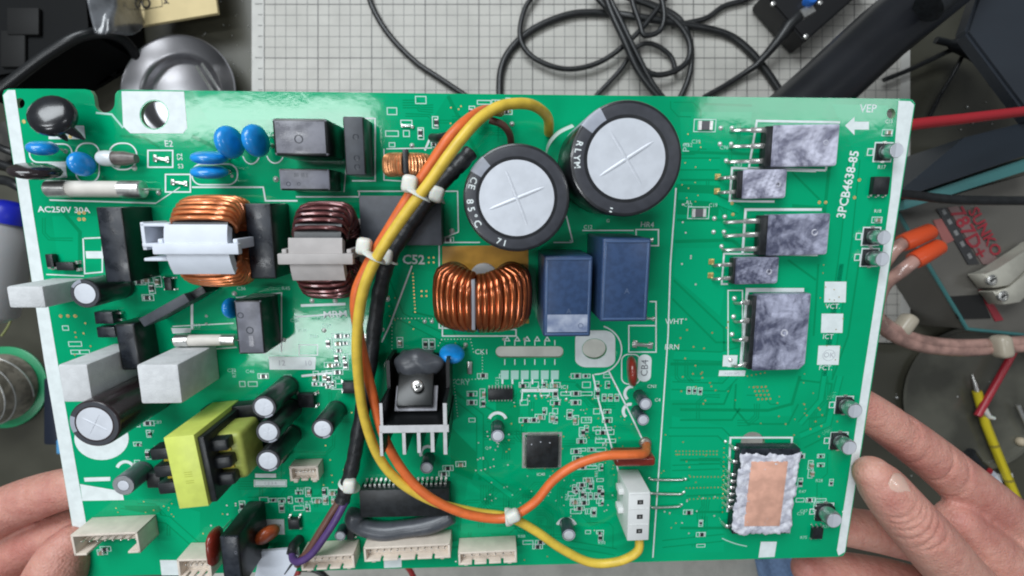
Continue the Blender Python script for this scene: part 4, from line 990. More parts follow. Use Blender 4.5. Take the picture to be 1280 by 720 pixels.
# white three-way connector
h = 17; cx, cy, sx, sy = rect(785, 616, 812, 676, h)
b = bmesh.new(); boxz(b, 0, 0, 0.3, h - 0.02, sx, sy, 0, 0.3); boxz(b, sx / 2 + 0.4, 1.5, 0.3, h - 3, 1.4, sy * 0.5, 0, 0.2)
for dy in (sy * 0.30, -sy * 0.10): boxz(b, -sx / 2 - 0.9, dy, 5, 10, 2.2, 2.6, 0, 0.4)
W3 = finish(b, 'wire_connector', M_offwhite, BOARD, (cx, cy, 0), radians(1), label='white three-way wire connector with dark sockets')
for dy in (sy * 0.30, 0, -sy * 0.30):
    b = bmesh.new(); boxz(b, 0.4, dy, h - 0.5, h + 0.02, 2.3, 1.9, 0); boxz(b, 0.4, dy, h - 0.4, h + 0.10, 1.0, 0.9, 1); finish(b, 'socket', [M_dark, M_tin], W3, smooth=0)
b = bmesh.new()
for dy in (sy * 0.165, -sy * 0.165, sy * 0.47): boxz(b, 0, dy, h - 0.1, h + 0.14, sx * 0.9, 0.35, 0)
finish(b, 'socket_rib', M_offwhite, W3)
# white tape piece at the bottom
b = bmesh.new(); P = px_poly([(322, 690), (372, 686), (374, 704), (366, 722), (318, 722), (322, 704)], 7)
prism(b, [(p.x - 0, p.y) for p in P], 5.6, 7.0); tp = finish(b, 'white_tab', M_white, BOARD, label='white plastic tab between relay and purple wire')
b = bmesh.new(); p = bp(360, 712, 7.1); tube(b, [Vector((p.x - 1.6, p.y - 2.2, 7.0)), Vector((p.x + 1.6, p.y + 2.4, 7.0))], [0.2, 0.5], 6); finish(b, 'notch', M_epoxy, tp)
p = bp(348, 700, 0); b = bmesh.new(); boxz(b, p.x, p.y - 1, 0.1, 5.6, 10, 5, 0, 0.3); finish(b, 'tab_foot', M_white, tp)
# test point terminal, square terminals
for x, y, ww, hh in [(567, 458, 5, 14)]:
    cx, cy, sx, sy = rect(584, 452, 590, 468, 1.2); b = bmesh.new(); boxz(b, 0, 0, 0.05, 1.2, sx, sy, 0, 0.4); finish(b, 'test_terminal', M_tin, BOARD, (cx, cy, 0))
for x0, y0, x1, y1 in [(189, 193, 211, 204), (211, 224, 234, 233), (790, 426, 818, 437), (800, 296, 818, 303), (500, 155, 518, 160), (805, 395, 820, 402)]:
    cx, cy, sx, sy = rect(x0, y0, x1, y1, 1.0); b = bmesh.new()
    boxz(b, 0, 0, 0.06, 1.0, sx * 0.8, sy * 0.35, 0, 0.15); boxz(b, -sx * 0.35, 0, 0.05, 0.5, sx * 0.2, sy * 0.8, 0, 0.1); boxz(b, sx * 0.35, 0, 0.05, 0.6, sx * 0.2, sy * 0.7, 0, 0.1)
    finish(b, 'jumper_link', M_tin, BOARD, (cx, cy, 0), radians(-6))
for (x0, y0, x1, y1) in [(812, 598, 855, 598), (811, 615, 853, 616), (813, 633, 851, 631)]:
    a, e = bp(x0, y0, 0), bp(x1, y1, 0); b = bmesh.new(); m_ = (a + e) / 2
    tube(b, spline([a, a + (e - a) * 0.08 + Vector((0, 0, 0.9)), m_ + Vector((0, 0, 1.1)), a + (e - a) * 0.92 + Vector((0, 0, 0.9)), e], 5), 0.45, 8)
    finish(b, 'jumper_wire', M_tin, BOARD)

# ---- small surface-mount pieces
def smd_proto(name, l, w_, h, body, capf=0.22):
    b = bmesh.new(); boxz(b, 0, 0, 0.05, h, l * (1 - 2 * capf), w_ * 0.98, 0)
    for s in (-1, 1): boxz(b, s * l * (0.5 - capf / 2), 0, 0.04, h + 0.03, l * capf, w_, 1)
    return finish(b, name, [body, M_solder], BOARD, smooth=0)
M_smdr = mat('smd_black', (0.02, 0.02, 0.022), 0.35); M_smdc = mat('smd_tan', (0.28, 0.21, 0.14), 0.5); M_smdg = mat('smd_grey', (0.10, 0.10, 0.11), 0.4)
protos = {'R': ('chip_resistor', 2.6, 1.4, 0.6, M_smdr), 'C': ('ceramic_chip', 2.2, 1.3, 1.1, M_smdc), 'P': ('power_resistor', 5.4, 3.2, 0.8, M_smdg), 'S': ('chip_resistor', 1.8, 1.0, 0.5, M_smdr)}
made = {}
def smd(k, x, y, rot=0):
    q = bp(x, y)
    if k not in made: o = smd_proto(*protos[k]); made[k] = o
    else: o = made[k].copy(); col.objects.link(o); o.parent = BOARD
    o.location = Vector((q.x, q.y, 0)) * MM; o.rotation_euler = (0, 0, radians(rot))
    return o
pads = bmesh.new()
def pad(x, y, l, w_, rot=0):
    q = bp(x, y); c, s = cos(radians(rot)), sin(radians(rot))
    pts = [(u * l / 2, v * w_ / 2) for u, v in ((-1, -1), (1, -1), (1, 1), (-1, 1))]
    ribbon(pads, [(q.x + a * c - d * s, q.y + a * s + d * c) for a, d in pts], 0.32, 0.045, closed=True)
for k, x, y, r in [('P', 881, 157, 0), ('P', 873, 266, 0), ('C', 1109, 166, 0), ('C', 1096, 275, 0), ('R', 1020, 634, 90),
                   ('S', 861, 488, 90), ('S', 868, 488, 90), ('S', 875, 489, 90), ('R', 560, 585, 0), ('C', 576, 580, 0), ('R', 555, 592, 0), ('R', 712, 518, 90), ('R', 720, 564, 0), ('R', 722, 573, 0),
                   ('C', 690, 522, 90), ('C', 675, 521, 0), ('S', 755, 497, 90), ('S', 763, 497, 90), ('S', 771, 497, 90), ('S', 731, 620, 90), ('S', 738, 620, 90), ('S', 745, 620, 90), ('S', 718, 610, 90), ('S', 726, 610, 90),
                   ('R', 730, 628, 0), ('R', 742, 640, 90), ('R', 724, 635, 0), ('R', 672, 683, 0), ('C', 500, 428, 90), ('R', 532, 430, 90), ('R', 540, 430, 90), ('C', 305, 640, 0), ('R', 303, 632, 90),
                   ('R', 160, 418, 0), ('R', 160, 428, 90), ('C', 172, 430, 0), ('R', 163, 442, 0), ('R', 176, 440, 0), ('C', 185, 350, 0), ('R', 190, 360, 90), ('C', 198, 352, 90), ('R', 175, 352, 0), ('R', 185, 372, 0),
                   ('C', 128, 690, 0), ('R', 132, 686, 0), ('R', 560, 300, 0)]:
    smd(k, x, y, r + random.uniform(-2, 2))
    L = {'R': (4.2, 2.2), 'C': (4.0, 2.2), 'P': (8.2, 4.4), 'S': (3.0, 1.6)}[k]; pad(x, y, *L, r)
# dense logic areas: rows of chips on a grid, kept clear of the big parts
occupied = [(610, 480, 645, 508), (650, 535, 712, 595), (608, 520, 640, 562), (625, 425, 705, 450), (725, 410, 770, 460), (775, 440, 822, 540), (762, 560, 825, 680), (695, 655, 725, 690), (515, 560, 600, 600),
            (440, 596, 580, 720), (430, 470, 490, 640), (310, 490, 365, 610), (360, 490, 425, 580), (358, 575, 402, 605), (200, 490, 310, 640), (325, 645, 380, 700), (400, 640, 445, 720), (590, 600, 700, 660)]
def free(x, y, m=7): return all(not (a - m < x < c + m and b_ - m < y < d + m) for a, b_, c, d in occupied)
for (x0, y0, x1, y1, dx, dy, pr) in [(590, 470, 770, 540, 13, 11, 0.34), (715, 540, 765, 690, 12, 11, 0.40), (600, 600, 760, 690, 15, 13, 0.22), (330, 615, 440, 650, 11, 10, 0.72), (395, 470, 440, 500, 11, 10, 0.6),
                                     (412, 420, 440, 500, 10, 9, 0.7), (290, 470, 330, 500, 13, 10, 0.5), (172, 490, 208, 590, 14, 13, 0.45), (70, 410, 108, 450, 12, 10, 0.3), (490, 125, 560, 185, 18, 14, 0.16),
                                     (860, 640, 905, 690, 16, 14, 0.3), (1000, 570, 1040, 640, 13, 11, 0.3), (575, 128, 640, 150, 15, 12, 0.3)]:
    y = y0
    while y < y1:
        x = x0
        while x < x1:
            if random.random() < pr and free(x, y):
                r = random.choice([0, 90]); k = random.choice('RRCSS')
                smd(k, x + random.uniform(-2, 2), y + random.uniform(-1, 1), r)
                pad(x, y, 4.0 if k != 'S' else 3.0, 2.0 if k != 'S' else 1.6, r)
            elif random.random() < 0.25 and free(x, y): pad(x, y, random.uniform(2, 5), random.uniform(1.2, 2.5), 0)
            x += dx
        y += dy
finish(pads, 'silkscreen_pads', mat('silk_soft', (0.50, 0.72, 0.66), 0.45), BOARD, smooth=0, kind='stuff')
fine = bmesh.new()
for (x0, y0, x1, y1, n) in [(300, 470, 440, 640, 22), (600, 470, 770, 690, 30), (1000, 600, 1040, 690, 6), (240, 360, 440, 470, 14), (860, 150, 930, 260, 6), (150, 480, 205, 600, 6), (440, 460, 475, 600, 6)]:
    for _ in range(n):
        x, y = random.uniform(x0, x1), random.uniform(y0, y1)
        if not free(x, y, 3): continue
        p = bp(x, y); s = ''.join(random.choice('RC') + str(random.randint(10, 99)) for _ in range(1))
        text_bm(fine, s, (p.x, p.y), 2.0, random.choice([0, 0, pi / 2]), 0.05)
finish(fine, 'silkscreen_references', mat('silk_faint', (0.42, 0.68, 0.60), 0.45), BOARD, smooth=0, kind='stuff')

# ---- wires over the board
def wire(name, pts, r, m, label=None, seg=12, n=8, rl=None):
    P = spline([bp(*p) for p in pts], n); b = bmesh.new(); tube(b, P, rl or r, seg)
    return finish(b, name, m, BOARD, label=label, smooth=70)
YW = wire('wire', [(686, 166, 2), (684, 146, 12), (664, 131, 22), (632, 131, 28), (608, 142, 31), (588, 160, 34), (564, 190, 36), (537, 228, 36), (505, 270, 35), (474, 317, 34), (455, 360, 32), (447, 410, 29), (447, 460, 26), (455, 520, 22), (474, 572, 19), (503, 605, 17), (545, 628, 15), (592, 640, 13), (637, 647, 13),
                 (670, 664, 13), (702, 686, 12), (738, 703, 11), (772, 702, 12), (796, 690, 13), (799, 674, 12), (796, 660, 9)], 1.75, M_wireY, 'yellow insulated wire looping down across the board to the white connector')
OW = wire('wire', [(625, 140, 4), (606, 138, 18), (585, 150, 28), (562, 172, 32), (537, 208, 31), (510, 248, 30), (483, 292, 29), (458, 335, 27), (444, 375, 26), (451, 430, 22), (465, 490, 19), (480, 545, 18), (505, 590, 17), (535, 620, 17), (575, 640, 16), (615, 648, 15), (640, 645, 15),
                 (668, 628, 15), (692, 600, 15), (720, 581, 15), (755, 570, 15), (790, 568, 14), (806, 566, 10), (808, 556, 1)], 1.75, M_wireO, 'orange insulated wire running beside the yellow one, then up to the right')
HK = wire('cable_sleeve', [(588, 190, 10), (574, 206, 12), (558, 222, 13), (530, 256, 11), (505, 292, 10), (486, 325, 10), (474, 370, 9), (467, 420, 8), (460, 470, 8), (450, 530, 9), (441, 580, 10), (432, 612, 10), (428, 626, 10)], 2.6, M_tubeK, 'black heat shrink sleeve over a wire pair, beside the yellow wire', 14,
          rl=[2.85 + 0.22 * sin(i * 1.3) * sin(i * 0.37) + random.uniform(-0.07, 0.07) for i in range(12 * 8 + 1)])
wire('wire', [(604, 140, 3), (590, 150, 8), (572, 165, 10), (552, 172, 8), (540, 172, 1)], 1.5, M_wireK, 'short black wire at the top of the bundle')
wire('wire', [(612, 150, 8), (628, 156, 8), (637, 168, 5), (639, 182, 1)], 1.3, M_wireBr, 'short brown wire ending above the left big capacitor')
wire('wire', [(430, 618, 10), (418, 636, 11), (402, 662, 12), (386, 688, 12), (376, 700, 11), (372, 705, 8)], 1.5, M_wireBr, 'brown wire leaving the black sleeve')
wire('wire', [(434, 622, 10), (423, 644, 13), (408, 668, 14), (390, 692, 14), (374, 702, 13), (366, 698, 10), (366, 686, 6), (372, 676, 1)], 1.45, M_wireP, 'purple wire curling to the bottom edge out of the black sleeve')
wire('wire', [(374, 674, 0.5), (367, 682, 6), (364, 692, 9)], 1.9, M_tubeK, 'stub of black sleeve on the purple wire')
# cable ties
def tie(pts, r, head, parent, hr=2.6):
    b = bmesh.new()
    for (x, y, h, a) in pts:
        q = bp(x, y, h); d = Vector((cos(radians(a)), sin(radians(a)), 0))
        n1 = Vector((-d.y, d.x, 0))
        ring = [q + (n1 * cos(t) + Vector((0, 0, 1)) * sin(t)) * r for t in [2 * pi * i / 20 for i in range(20)]]
        tube(b, ring, 0.75, 8, closed=True, flat=(0.5, 1.9))
    hx, hy, hh = head; q = bp(hx, hy, hh)
    box(b, q, (5.6, 4.8, 4.2), 0, 1.5, seg=3, R=Matrix.Rotation(radians(pts[0][3] + 20), 3, 'Z'))
    o = finish(b, 'cable_tie', M_frost, parent, smooth=60)
    return o
tie([(524, 243, 34, 60)], 2.7, (512, 230, 33), YW); tie([(545, 243, 12, 50)], 3.2, (546, 243, 15), HK)
tie([(468, 320, 32, 60)], 2.7, (455, 308, 30), YW); tie([(484, 322, 10, 60)], 3.2, (482, 321, 13), HK)
tie([(636, 646, 14, 5)], 3.0, (641, 645, 17.5), YW); tie([(437, 606, 10, 65)], 3.1, (437, 607, 13), HK)
# white jumper lines printed on: crystal, clear plastic strip by the second capacitor
b = bmesh.new(); tube(b, spline([bp(682, 196, 4), bp(686, 180, 10), bp(698, 166, 12), bp(716, 157, 12)], 6), 0.9, 8, flat=(0.4, 1.6)); finish(b, 'clear_strip', mat('clear_strip', (0.75, 0.85, 0.82), 0.15, alpha=0.55), BOARD)
# orange wire eyelet
b = bmesh.new(); q = bp(806, 553, 0); lathe(b, [(2.6, 0.05), (2.4, 1.2), (1.6, 1.8)], 16); finish(b, 'wire_terminal', mat('dull_tin', (0.30, 0.28, 0.24), 0.4, metal=0.6), BOARD, (q.x, q.y, 0))

# ================================================================== bench and things lying on it
def wfinish(b, name, mats, parent=None, smooth=45, **k): return finish(b, name, mats, parent, scale=1.0, smooth=smooth, **k)
M_desk = mat('bench_top_dark', (0.056, 0.054, 0.039), 0.4, var=0.35, vscale=9, rvar=0.1, lo=0.3, hi=0.7)
b = bmesh.new(); boxz(b, 0, 0, -0.03, 0, 2.4, 1.8); o = wfinish(b, 'desk', M_desk); o['kind'] = 'structure'
# cutting mat with printed centimetre grid
def mat_material():
    m = bpy.data.materials.new('cutting_mat_print'); m.use_nodes = True; nt = m.node_tree; bs = nt.nodes['Principled BSDF']
    tc = nt.nodes.new('ShaderNodeTexCoord'); sp = nt.nodes.new('ShaderNodeSeparateXYZ'); nt.links.new(tc.outputs['Object'], sp.inputs[0])
    def mth(op, a, c=None, v=None):
        n = nt.nodes.new('ShaderNodeMath'); n.operation = op
        nt.links.new(a, n.inputs[0])
        if c is not None: nt.links.new(c, n.inputs[1])
        if v is not None: n.inputs[1].default_value = v
        return n.outputs[0]
    def lines(axis, period, width):
        f = mth('FRACT', mth('DIVIDE', sp.outputs[axis], v=period))
        d = mth('ABSOLUTE', mth('SUBTRACT', f, v=0.5))
        return mth('GREATER_THAN', d, v=0.5 - width / period / 2)
    minor = mth('MAXIMUM', lines(0, 0.01, 0.00060), lines(1, 0.01, 0.00060))
    major = mth('MAXIMUM', lines(0, 0.05, 0.0009), lines(1, 0.05, 0.0009))
    nz = nt.nodes.new('ShaderNodeTexNoise'); nz.inputs['Scale'].default_value = 40; nz.inputs['Detail'].default_value = 6; nt.links.new(tc.outputs['Object'], nz.inputs['Vector'])
    rp = nt.nodes.new('ShaderNodeValToRGB'); rp.color_ramp.elements[0].position = 0.3; rp.color_ramp.elements[1].position = 0.75
    rp.color_ramp.elements[0].color = (0.44, 0.425, 0.39, 1); rp.color_ramp.elements[1].color = (0.53, 0.512, 0.472, 1); nt.links.new(nz.outputs['Fac'], rp.inputs['Fac'])
    def mix(fac, k, A, col_):
        n = nt.nodes.new('ShaderNodeMix'); n.data_type = 'RGBA'; nt.links.new(mth('MULTIPLY', fac, v=k), n.inputs['Factor'])
        nt.links.new(A, n.inputs['A']); n.inputs['B'].default_value = col_; return n.outputs['Result']
    c = mix(minor, 0.9, rp.outputs['Color'], (0.12, 0.12, 0.115, 1)); c = mix(major, 0.95, c, (0.06, 0.06, 0.06, 1))
    # ruler margin: no grid outside the first line
    nt.links.new(c, bs.inputs['Base Color']); bs.inputs['Roughness'].default_value = 0.55
    return m
p0 = dp(332, 72); p1 = dp(1120, 418)     # a crossing of major lines; lower right grid corner
GZ = 0.003
orig = dp(330.5, 72.5, GZ)
lt, rt, bt = dp(315, 0, GZ).x, dp(1137, 0, GZ).x, dp(0, 428, GZ).y
b = bmesh.new(); tp_ = dp(0, -420, GZ).y
b2 = [(lt - orig.x, bt - orig.y), (rt - orig.x, bt - orig.y), (rt - orig.x, tp_ - orig.y), (lt - orig.x, tp_ - orig.y)]
prism(b, b2, -GZ + 0.0005, 0)
CM = wfinish(b, 'cutting_mat', mat_material()); CM.location = orig; tag(CM, 'grey cutting mat printed with a square grid, lying behind the board', 'cutting mat')
b = bmesh.new()
M_matgrey = mat('mat_margin', (0.53, 0.52, 0.49), 0.55, var=0.05, vscale=60)
ed = 0.0006
boxz(b, (lt - orig.x - 0.0001) / 2 , (bt + tp_) / 2 - orig.y, 0, ed, abs(lt - orig.x) - 0.0002, tp_ - bt, 0)
wfinish(b, 'mat_margin', M_matgrey, CM, smooth=0); b = bmesh.new()
rgx = dp(1125, 0, GZ).x; boxz(b, (rgx + rt) / 2 - orig.x, (bt + tp_) / 2 - orig.y, 0, ed, rt - rgx, tp_ - bt, 0)
wfinish(b, 'mat_margin', M_matgrey, CM, smooth=0)
b = bmesh.new()
for i in range(-4, 40):
    y = i * 0.01 + 0.0
    if orig.y + y < tp_ - 0.01: boxz(b, -0.0035 if i % 5 else -0.005, y, ed, ed + 0.0002, 0.004 if i % 5 else 0.007, 0.0006, 0)
wfinish(b, 'ruler_ticks', mat('mat_ink', (0.07, 0.07, 0.07), 0.6), CM, smooth=0, kind='stuff')
# specks of solder and dust
M_speck = mat('solder_speck', (0.6, 0.6, 0.58), 0.3, metal=0.7)
b = bmesh.new()
random.seed(11)
for _ in range(70):
    px, py = random.uniform(1080, 1290), random.uniform(90, 640)
    q = dp(px, py); r = random.uniform(0.0005, 0.0017)
    bmesh.ops.create_icosphere(b, subdivisions=1, radius=r, matrix=Matrix.Translation(Vector((q.x, q.y, r * 0.6))))
for _ in range(25):
    q = dp(random.uniform(240, 320), random.uniform(0, 100)); r = random.uniform(0.0003, 0.0008)
    bmesh.ops.create_icosphere(b, subdivisions=1, radius=r, matrix=Matrix.Translation(Vector((q.x, q.y, r * 0.6))))
o = wfinish(b, 'solder_specks', M_speck); o['kind'] = 'stuff'; o['label'] = 'scattered specks of solder on the dark bench'
# grey cloth under the lower edge
M_cloth = mat('grey_cloth', (0.46, 0.45, 0.41), 0.9, var=0.08, vscale=60, bump=0.4, bscale=500)
b = bmesh.new(); V = {}
x0, x1, y0, y1 = dp(238, 0).x, dp(1022, 0).x, dp(0, 800).y, dp(0, 405).y
for i in range(61):
    for j in range(31):
        x = x0 + (x1 - x0) * i / 60; y = y0 + (y1 - y0) * j / 30
        V[i, j] = b.verts.new((x, y, 0.006 + 0.0025 * sin(x * 60 + y * 25) * sin(y * 40 + 1) + 0.001 * sin(x * 190)))
for i in range(60):
    for j in range(30): b.faces.new((V[i, j], V[i + 1, j], V[i + 1, j + 1], V[i, j + 1]))
o = wfinish(b, 'cloth', M_cloth, smooth=180); tag(o, 'pale grey cloth showing below the lower board edge', 'cloth')
sol = o.modifiers.new('thick', 'SOLIDIFY'); sol.thickness = 0.0015; sol.offset = -1
b = bmesh.new(); V = {}
x0, x1, y0, y1 = dp(950, 0, .03).x, dp(1022, 0, .03).x, dp(0, 790, .03).y, dp(0, 706, .03).y
for i in range(25):
    for j in range(25):
        x = x0 + (x1 - x0) * i / 24; y = y0 + (y1 - y0) * j / 24 + 0.006 * i / 24
        V[i, j] = b.verts.new((x, y, 0.02 + 0.012 * sin(j / 24 * pi) + 0.002 * sin(i * 0.7)))
for i in range(24):
    for j in range(24): b.faces.new((V[i, j], V[i + 1, j], V[i + 1, j + 1], V[i, j + 1]))
o = wfinish(b, 'blue_cloth', mat('blue_denim', (0.16, 0.25, 0.42), 0.85, var=0.1, vscale=400, bump=0.2, bscale=1500), smooth=180); tag(o, 'patch of faded blue cloth under the lower right corner', 'cloth')
sol = o.modifiers.new('thick', 'SOLIDIFY'); sol.thickness = 0.002; sol.offset = -1

# cables on the mat
M_cable = mat('black_cable', (0.013, 0.014, 0.015), 0.36, var=0.2, vscale=200)
def wcable(name, pts, r, m, label, cat, n=10, seg=12, group=None):
    P = spline([dp(x, y, z) for x, y, z in pts], n); b = bmesh.new(); tube(b, P, r, seg)
    o = wfinish(b, name, m, smooth=70); tag(o, label, cat, group); return o
c = 0.0065
wcable('cable', [(455, -60, c), (460, -10, c), (470, 18, c), (490, 48, c), (520, 78, c), (548, 97, c), (590, 125, c), (640, 160, c)], 0.0026, M_cable, 'black cable curving in from the top, left of the coil', 'cable')
wcable('cable', [(625, 135, c), (626, 90, c), (640, 60, c), (670, 35, c), (715, 18, c), (760, 17, c), (800, 22, c + .004), (850, 30, c + .004), (905, 42, c), (935, 62, c), (960, 92, c), (985, 130, c)], 0.0034, M_cable, 'thick black cable arching across the mat behind the coiled lead', 'cable')
wcable('cable', [(690, -40, .01), (668, -8, .01), (655, 14, .01), (650, 45, .011), (662, 68, .011), (690, 83, .011), (720, 86, .011), (755, 75, .012), (790, 48, .014), (815, 20, .014), (835, -10, .014), (815, -20, .016), (790, -8, .017), (800, 30, .017), (806, 44, .017), (825, 38, .017), (830, 15, .018), (818, -12, .018),
      (770, -14, .018), (762, -5, .018), (778, 30, .019), (795, 65, .019), (818, 108, .018), (845, 140, .017)], 0.0024, M_cable, 'thin black lead thrown in loose loops on the mat', 'cable')
wcable('cable', [(740, -10, .014), (770, 25, .015), (785, 60, .015), (810, 90, .015), (835, 92, .014), (858, 78, .013), (862, 55, .013), (848, 30, .013), (820, 10, .013), (780, -5, .013)], 0.0026, M_cable, 'black cable loop beside the crossing leads', 'cable')
wcable('cable', [(750, -30, .02), (762, 10, .02), (780, 50, .02), (800, 92, .019), (830, 130, .018)], 0.003, M_cable, 'straight stretch of black cable on top of the tangle', 'cable')
wcable('cable', [(800, 0, .01), (845, 20, .01), (862, 50, .01), (864, 80, .009), (858, 105, .008), (846, 130, .008)], 0.0026, M_cable, 'outermost black cable loop at the right of the tangle', 'cable')
wcable('cable', [(745, 120, .008), (775, 88, .009), (795, 60, .01), (815, 55, .01), (838, 70, .008), (845, 92, .007)], 0.0022, M_cable, 'thin cable passing under the tangle', 'cable')
wcable('cable', [(990, -50, c), (940, -5, c), (905, 8, c), (880, 24, c), (840, 32, c)], 0.0026, M_cable, 'black cable leaving the tangle to the upper right', 'cable')

# black box with jack plug at the top
o = None
b = bmesh.new(); P = [dp(x, y, .03) for x, y in [(955, -8), (1007, 52), (1100, -30), (1040, -80)]]
prism(b, [(p.x, p.y) for p in P], 0.005, 0.03); bmesh.ops.bevel(b, geom=list(b.edges), offset=0.0015, segments=2, affect='EDGES')
SB = wfinish(b, 'control_box', mat('black_box', (0.010, 0.010, 0.011), 0.4)); tag(SB, 'black control box with a blue knob at the top edge of the mat', 'control box')
b = bmesh.new(); q = dp(1013, 0, .034); lathe(b, [(0.005, 0.030), (0.005, 0.036), (0.004, 0.0375)], 20, (q.x, q.y, 0)); wfinish(b, 'knob', mat('blue_knob', (0.02, 0.13, 0.5), 0.35), SB)
for x, y in [(967, 4), (1026, 3), (1008, 45)]:
    b = bmesh.new(); q = dp(x, y, .031); lathe(b, [(0.0022, 0.0295), (0.002, 0.031), (0.0012, 0.0315)], 12, (q.x, q.y, 0)); wfinish(b, 'screw', M_tin, SB)
b = bmesh.new(); a, e = dp(1005, 20, .024), dp(998, 28, .024); tube(b, [dp(1012, 14, .026), dp(998, 22, .026)], 0.0072, 6); wfinish(b, 'hex_nut', M_tin, SB)
b = bmesh.new(); P = [dp(1004, 14, .026), dp(995, 24, .026), dp(985, 33, .026), dp(975, 48, .024), dp(960, 66, .018), dp(945, 82, .012), dp(930, 92, .009), dp(905, 108, .008), (dp(880, 122, .008))]
tube(b, P, [.0058, .006, .0058, .0045, .0036, .003, .0026, .0026, .0026], 14); o = wfinish(b, 'jack_lead', M_cable, smooth=70); tag(o, 'black jack plug and its lead, plugged into the black box', 'lead')

# fat black tube arm and dark panels at upper right
b = bmesh.new(); tube(b, [dp(1215, -60, .10), dp(1180, -20, .10), dp(1100, 45, .10), dp(1030, 110, .10), dp(950, 180, .10)], 0.0215, 28); bmesh.ops.bevel(b, geom=[e for e in b.edges if len(e.link_faces) == 2 and e.calc_face_angle() > 1], offset=0.003, segments=2)
ARM = wfinish(b, 'stand_arm', mat('black_satin_tube', (0.010, 0.011, 0.014), 0.30, var=0.2, vscale=20, bump=0.02, bscale=300)); tag(ARM, 'thick satin black tube arm slanting in from the upper right', 'stand arm')
b = bmesh.new(); tube(b, [dp(1160, 10, .13), dp(1190, -15, .13)], 0.010, 16); wfinish(b, 'clamp_screw', M_black, ARM)
b = bmesh.new(); P = [dp(x, y, .09) for x, y in [(1208, 40), (1292, 152), (1400, 60), (1330, -60), (1235, -40)]]
prism(b, [(p.x, p.y) for p in P], 0.078, 0.09); bmesh.ops.bevel(b, geom=list(b.edges), offset=0.002, segments=2, affect='EDGES')
o = wfinish(b, 'equipment_case', mat('dark_blue_grey_case', (0.022, 0.027, 0.035), 0.38, var=0.12, vscale=10)); tag(o, 'dark blue-grey equipment case in the upper right corner', 'case')
wcable('cable', [(1105, 100, .01), (1135, 88, .01), (1165, 74, .012), (1195, 62, .014), (1225, 72, .016)], 0.0022, M_cable, 'thin black cable on the dark bench below the tube arm', 'cable')
wcable('cable', [(1160, 150, .008), (1175, 120, .01), (1190, 95, .012), (1202, 72, .013)], 0.0018, M_cable, 'short black lead joining the cable below the tube arm', 'cable')
b = bmesh.new(); tube(b, spline([dp(1170, 50, .02), dp(1200, 58, .02), dp(1222, 72, .02)], 5), [.003] * 4 + [.006] * 4 + [.005] * 3, 12); o = wfinish(b, 'cable_clip', M_black); tag(o, 'black plastic cable clip against the corner case', 'clip')
wcable('cable', [(1080, 168, .19), (1140, 156, .17), (1200, 149, .15), (1290, 138, .12)], 0.0034, mat('red_lead', (0.42, 0.015, 0.025), 0.35), 'red test lead running right from behind the board', 'lead')
wcable('cable', [(1090, 240, .13), (1140, 244, .12), (1200, 250, .115), (1290, 251, .11)], 0.0033, M_cable, 'black test lead running right over the spot welder', 'lead')
# spot welder: dark top shelf, beige panel, teal edge
M_teal = mat('teal_edge', (0.05, 0.17, 0.17), 0.35); M_panel = mat('taupe_panel', (0.11, 0.103, 0.09), 0.3, var=0.06, vscale=12); M_navy = mat('navy_panel', (0.014, 0.02, 0.028), 0.3)
SW = empty('spot_welder', loc=dp(1220, 330, 0), label='bench spot welder with taupe panel, teal edging and a red label', cat='spot welder')
def wp(pts, z): return [(p.x - SW.location.x, p.y - SW.location.y) for p in (dp(x, y, z) for x, y in pts)]
b = bmesh.new(); prism(b, wp([(1118, 262), (1170, 250), (1300, 214), (1330, 300), (1320, 424), (1280, 418), (1208, 411), (1148, 312)], .05), 0.002, 0.05); wfinish(b, 'panel', M_panel, SW, smooth=0)
b = bmesh.new()
E_ = [Vector((*p, 0.0505)) for p in wp([(1120, 263), (1148, 312), (1208, 411), (1300, 421)], .05)]
tube(b, spline(E_, 1), 0.0016, 8); wfinish(b, 'edge_strip', M_teal, SW)
b = bmesh.new(); prism(b, wp([(1130, 262), (1300, 208), (1300, 192), (1130, 250)], .075), 0.05, 0.075); wfinish(b, 'edge_strip', M_teal, SW, smooth=0)
b = bmesh.new(); prism(b, wp([(1130, 246), (1300, 188), (1300, 148), (1205, 172), (1128, 236)], .08), 0.0, 0.08); wfinish(b, 'top_cover', M_navy, SW, smooth=0)
b = bmesh.new(); prism(b, wp([(1187, 371), (1228, 368), (1240, 398), (1200, 399)], .052), 0.0495, 0.0512); wfinish(b, 'dark_window', M_dark, SW, smooth=0)
b = bmesh.new(); prism(b, wp([(1225, 362), (1232, 362), (1256, 400), (1246, 402)], .052), 0.0495, 0.0511); wfinish(b, 'red_stripe', mat('dull_red', (0.24, 0.02, 0.03), 0.4), SW, smooth=0)
# label: pink band with red letters, black band below
def ang(p, q): d = dp(*q, .052) - dp(*p, .052); return math.atan2(d.y, d.x)
b = bmesh.new(); prism(b, wp([(1172, 261), (1184, 259), (1226, 330), (1212, 331)], .052), 0.0495, 0.0511, 1); prism(b, wp([(1186, 259), (1198, 257), (1250, 326), (1246, 332), (1230, 330)], .052), 0.0495, 0.0511, 0)
prism(b, wp([(1168, 275), (1178, 273), (1194, 300), (1182, 306)], .052), 0.0495, 0.0511, 2)
LB = wfinish(b, 'label', [mat('label_pinkish', (0.19, 0.12, 0.115), 0.4), mat('label_black', (0.03, 0.03, 0.032), 0.4), mat('label_red_faint', (0.30, 0.10, 0.09), 0.4)], SW, smooth=0)
b = bmesh.new(); A_ = ang((1215, 258), (1248, 318))
def wt(s, x, y, size, mi=0, z=.0517):
    p = dp(x, y, .0517) - SW.location; text_bm(b, s, (p.x, p.y), size, A_, z, mi, bold=0.0003)
wt('SUNKO', 1231, 290, 0.0130); wt('787D+', 1211, 292, 0.0165)
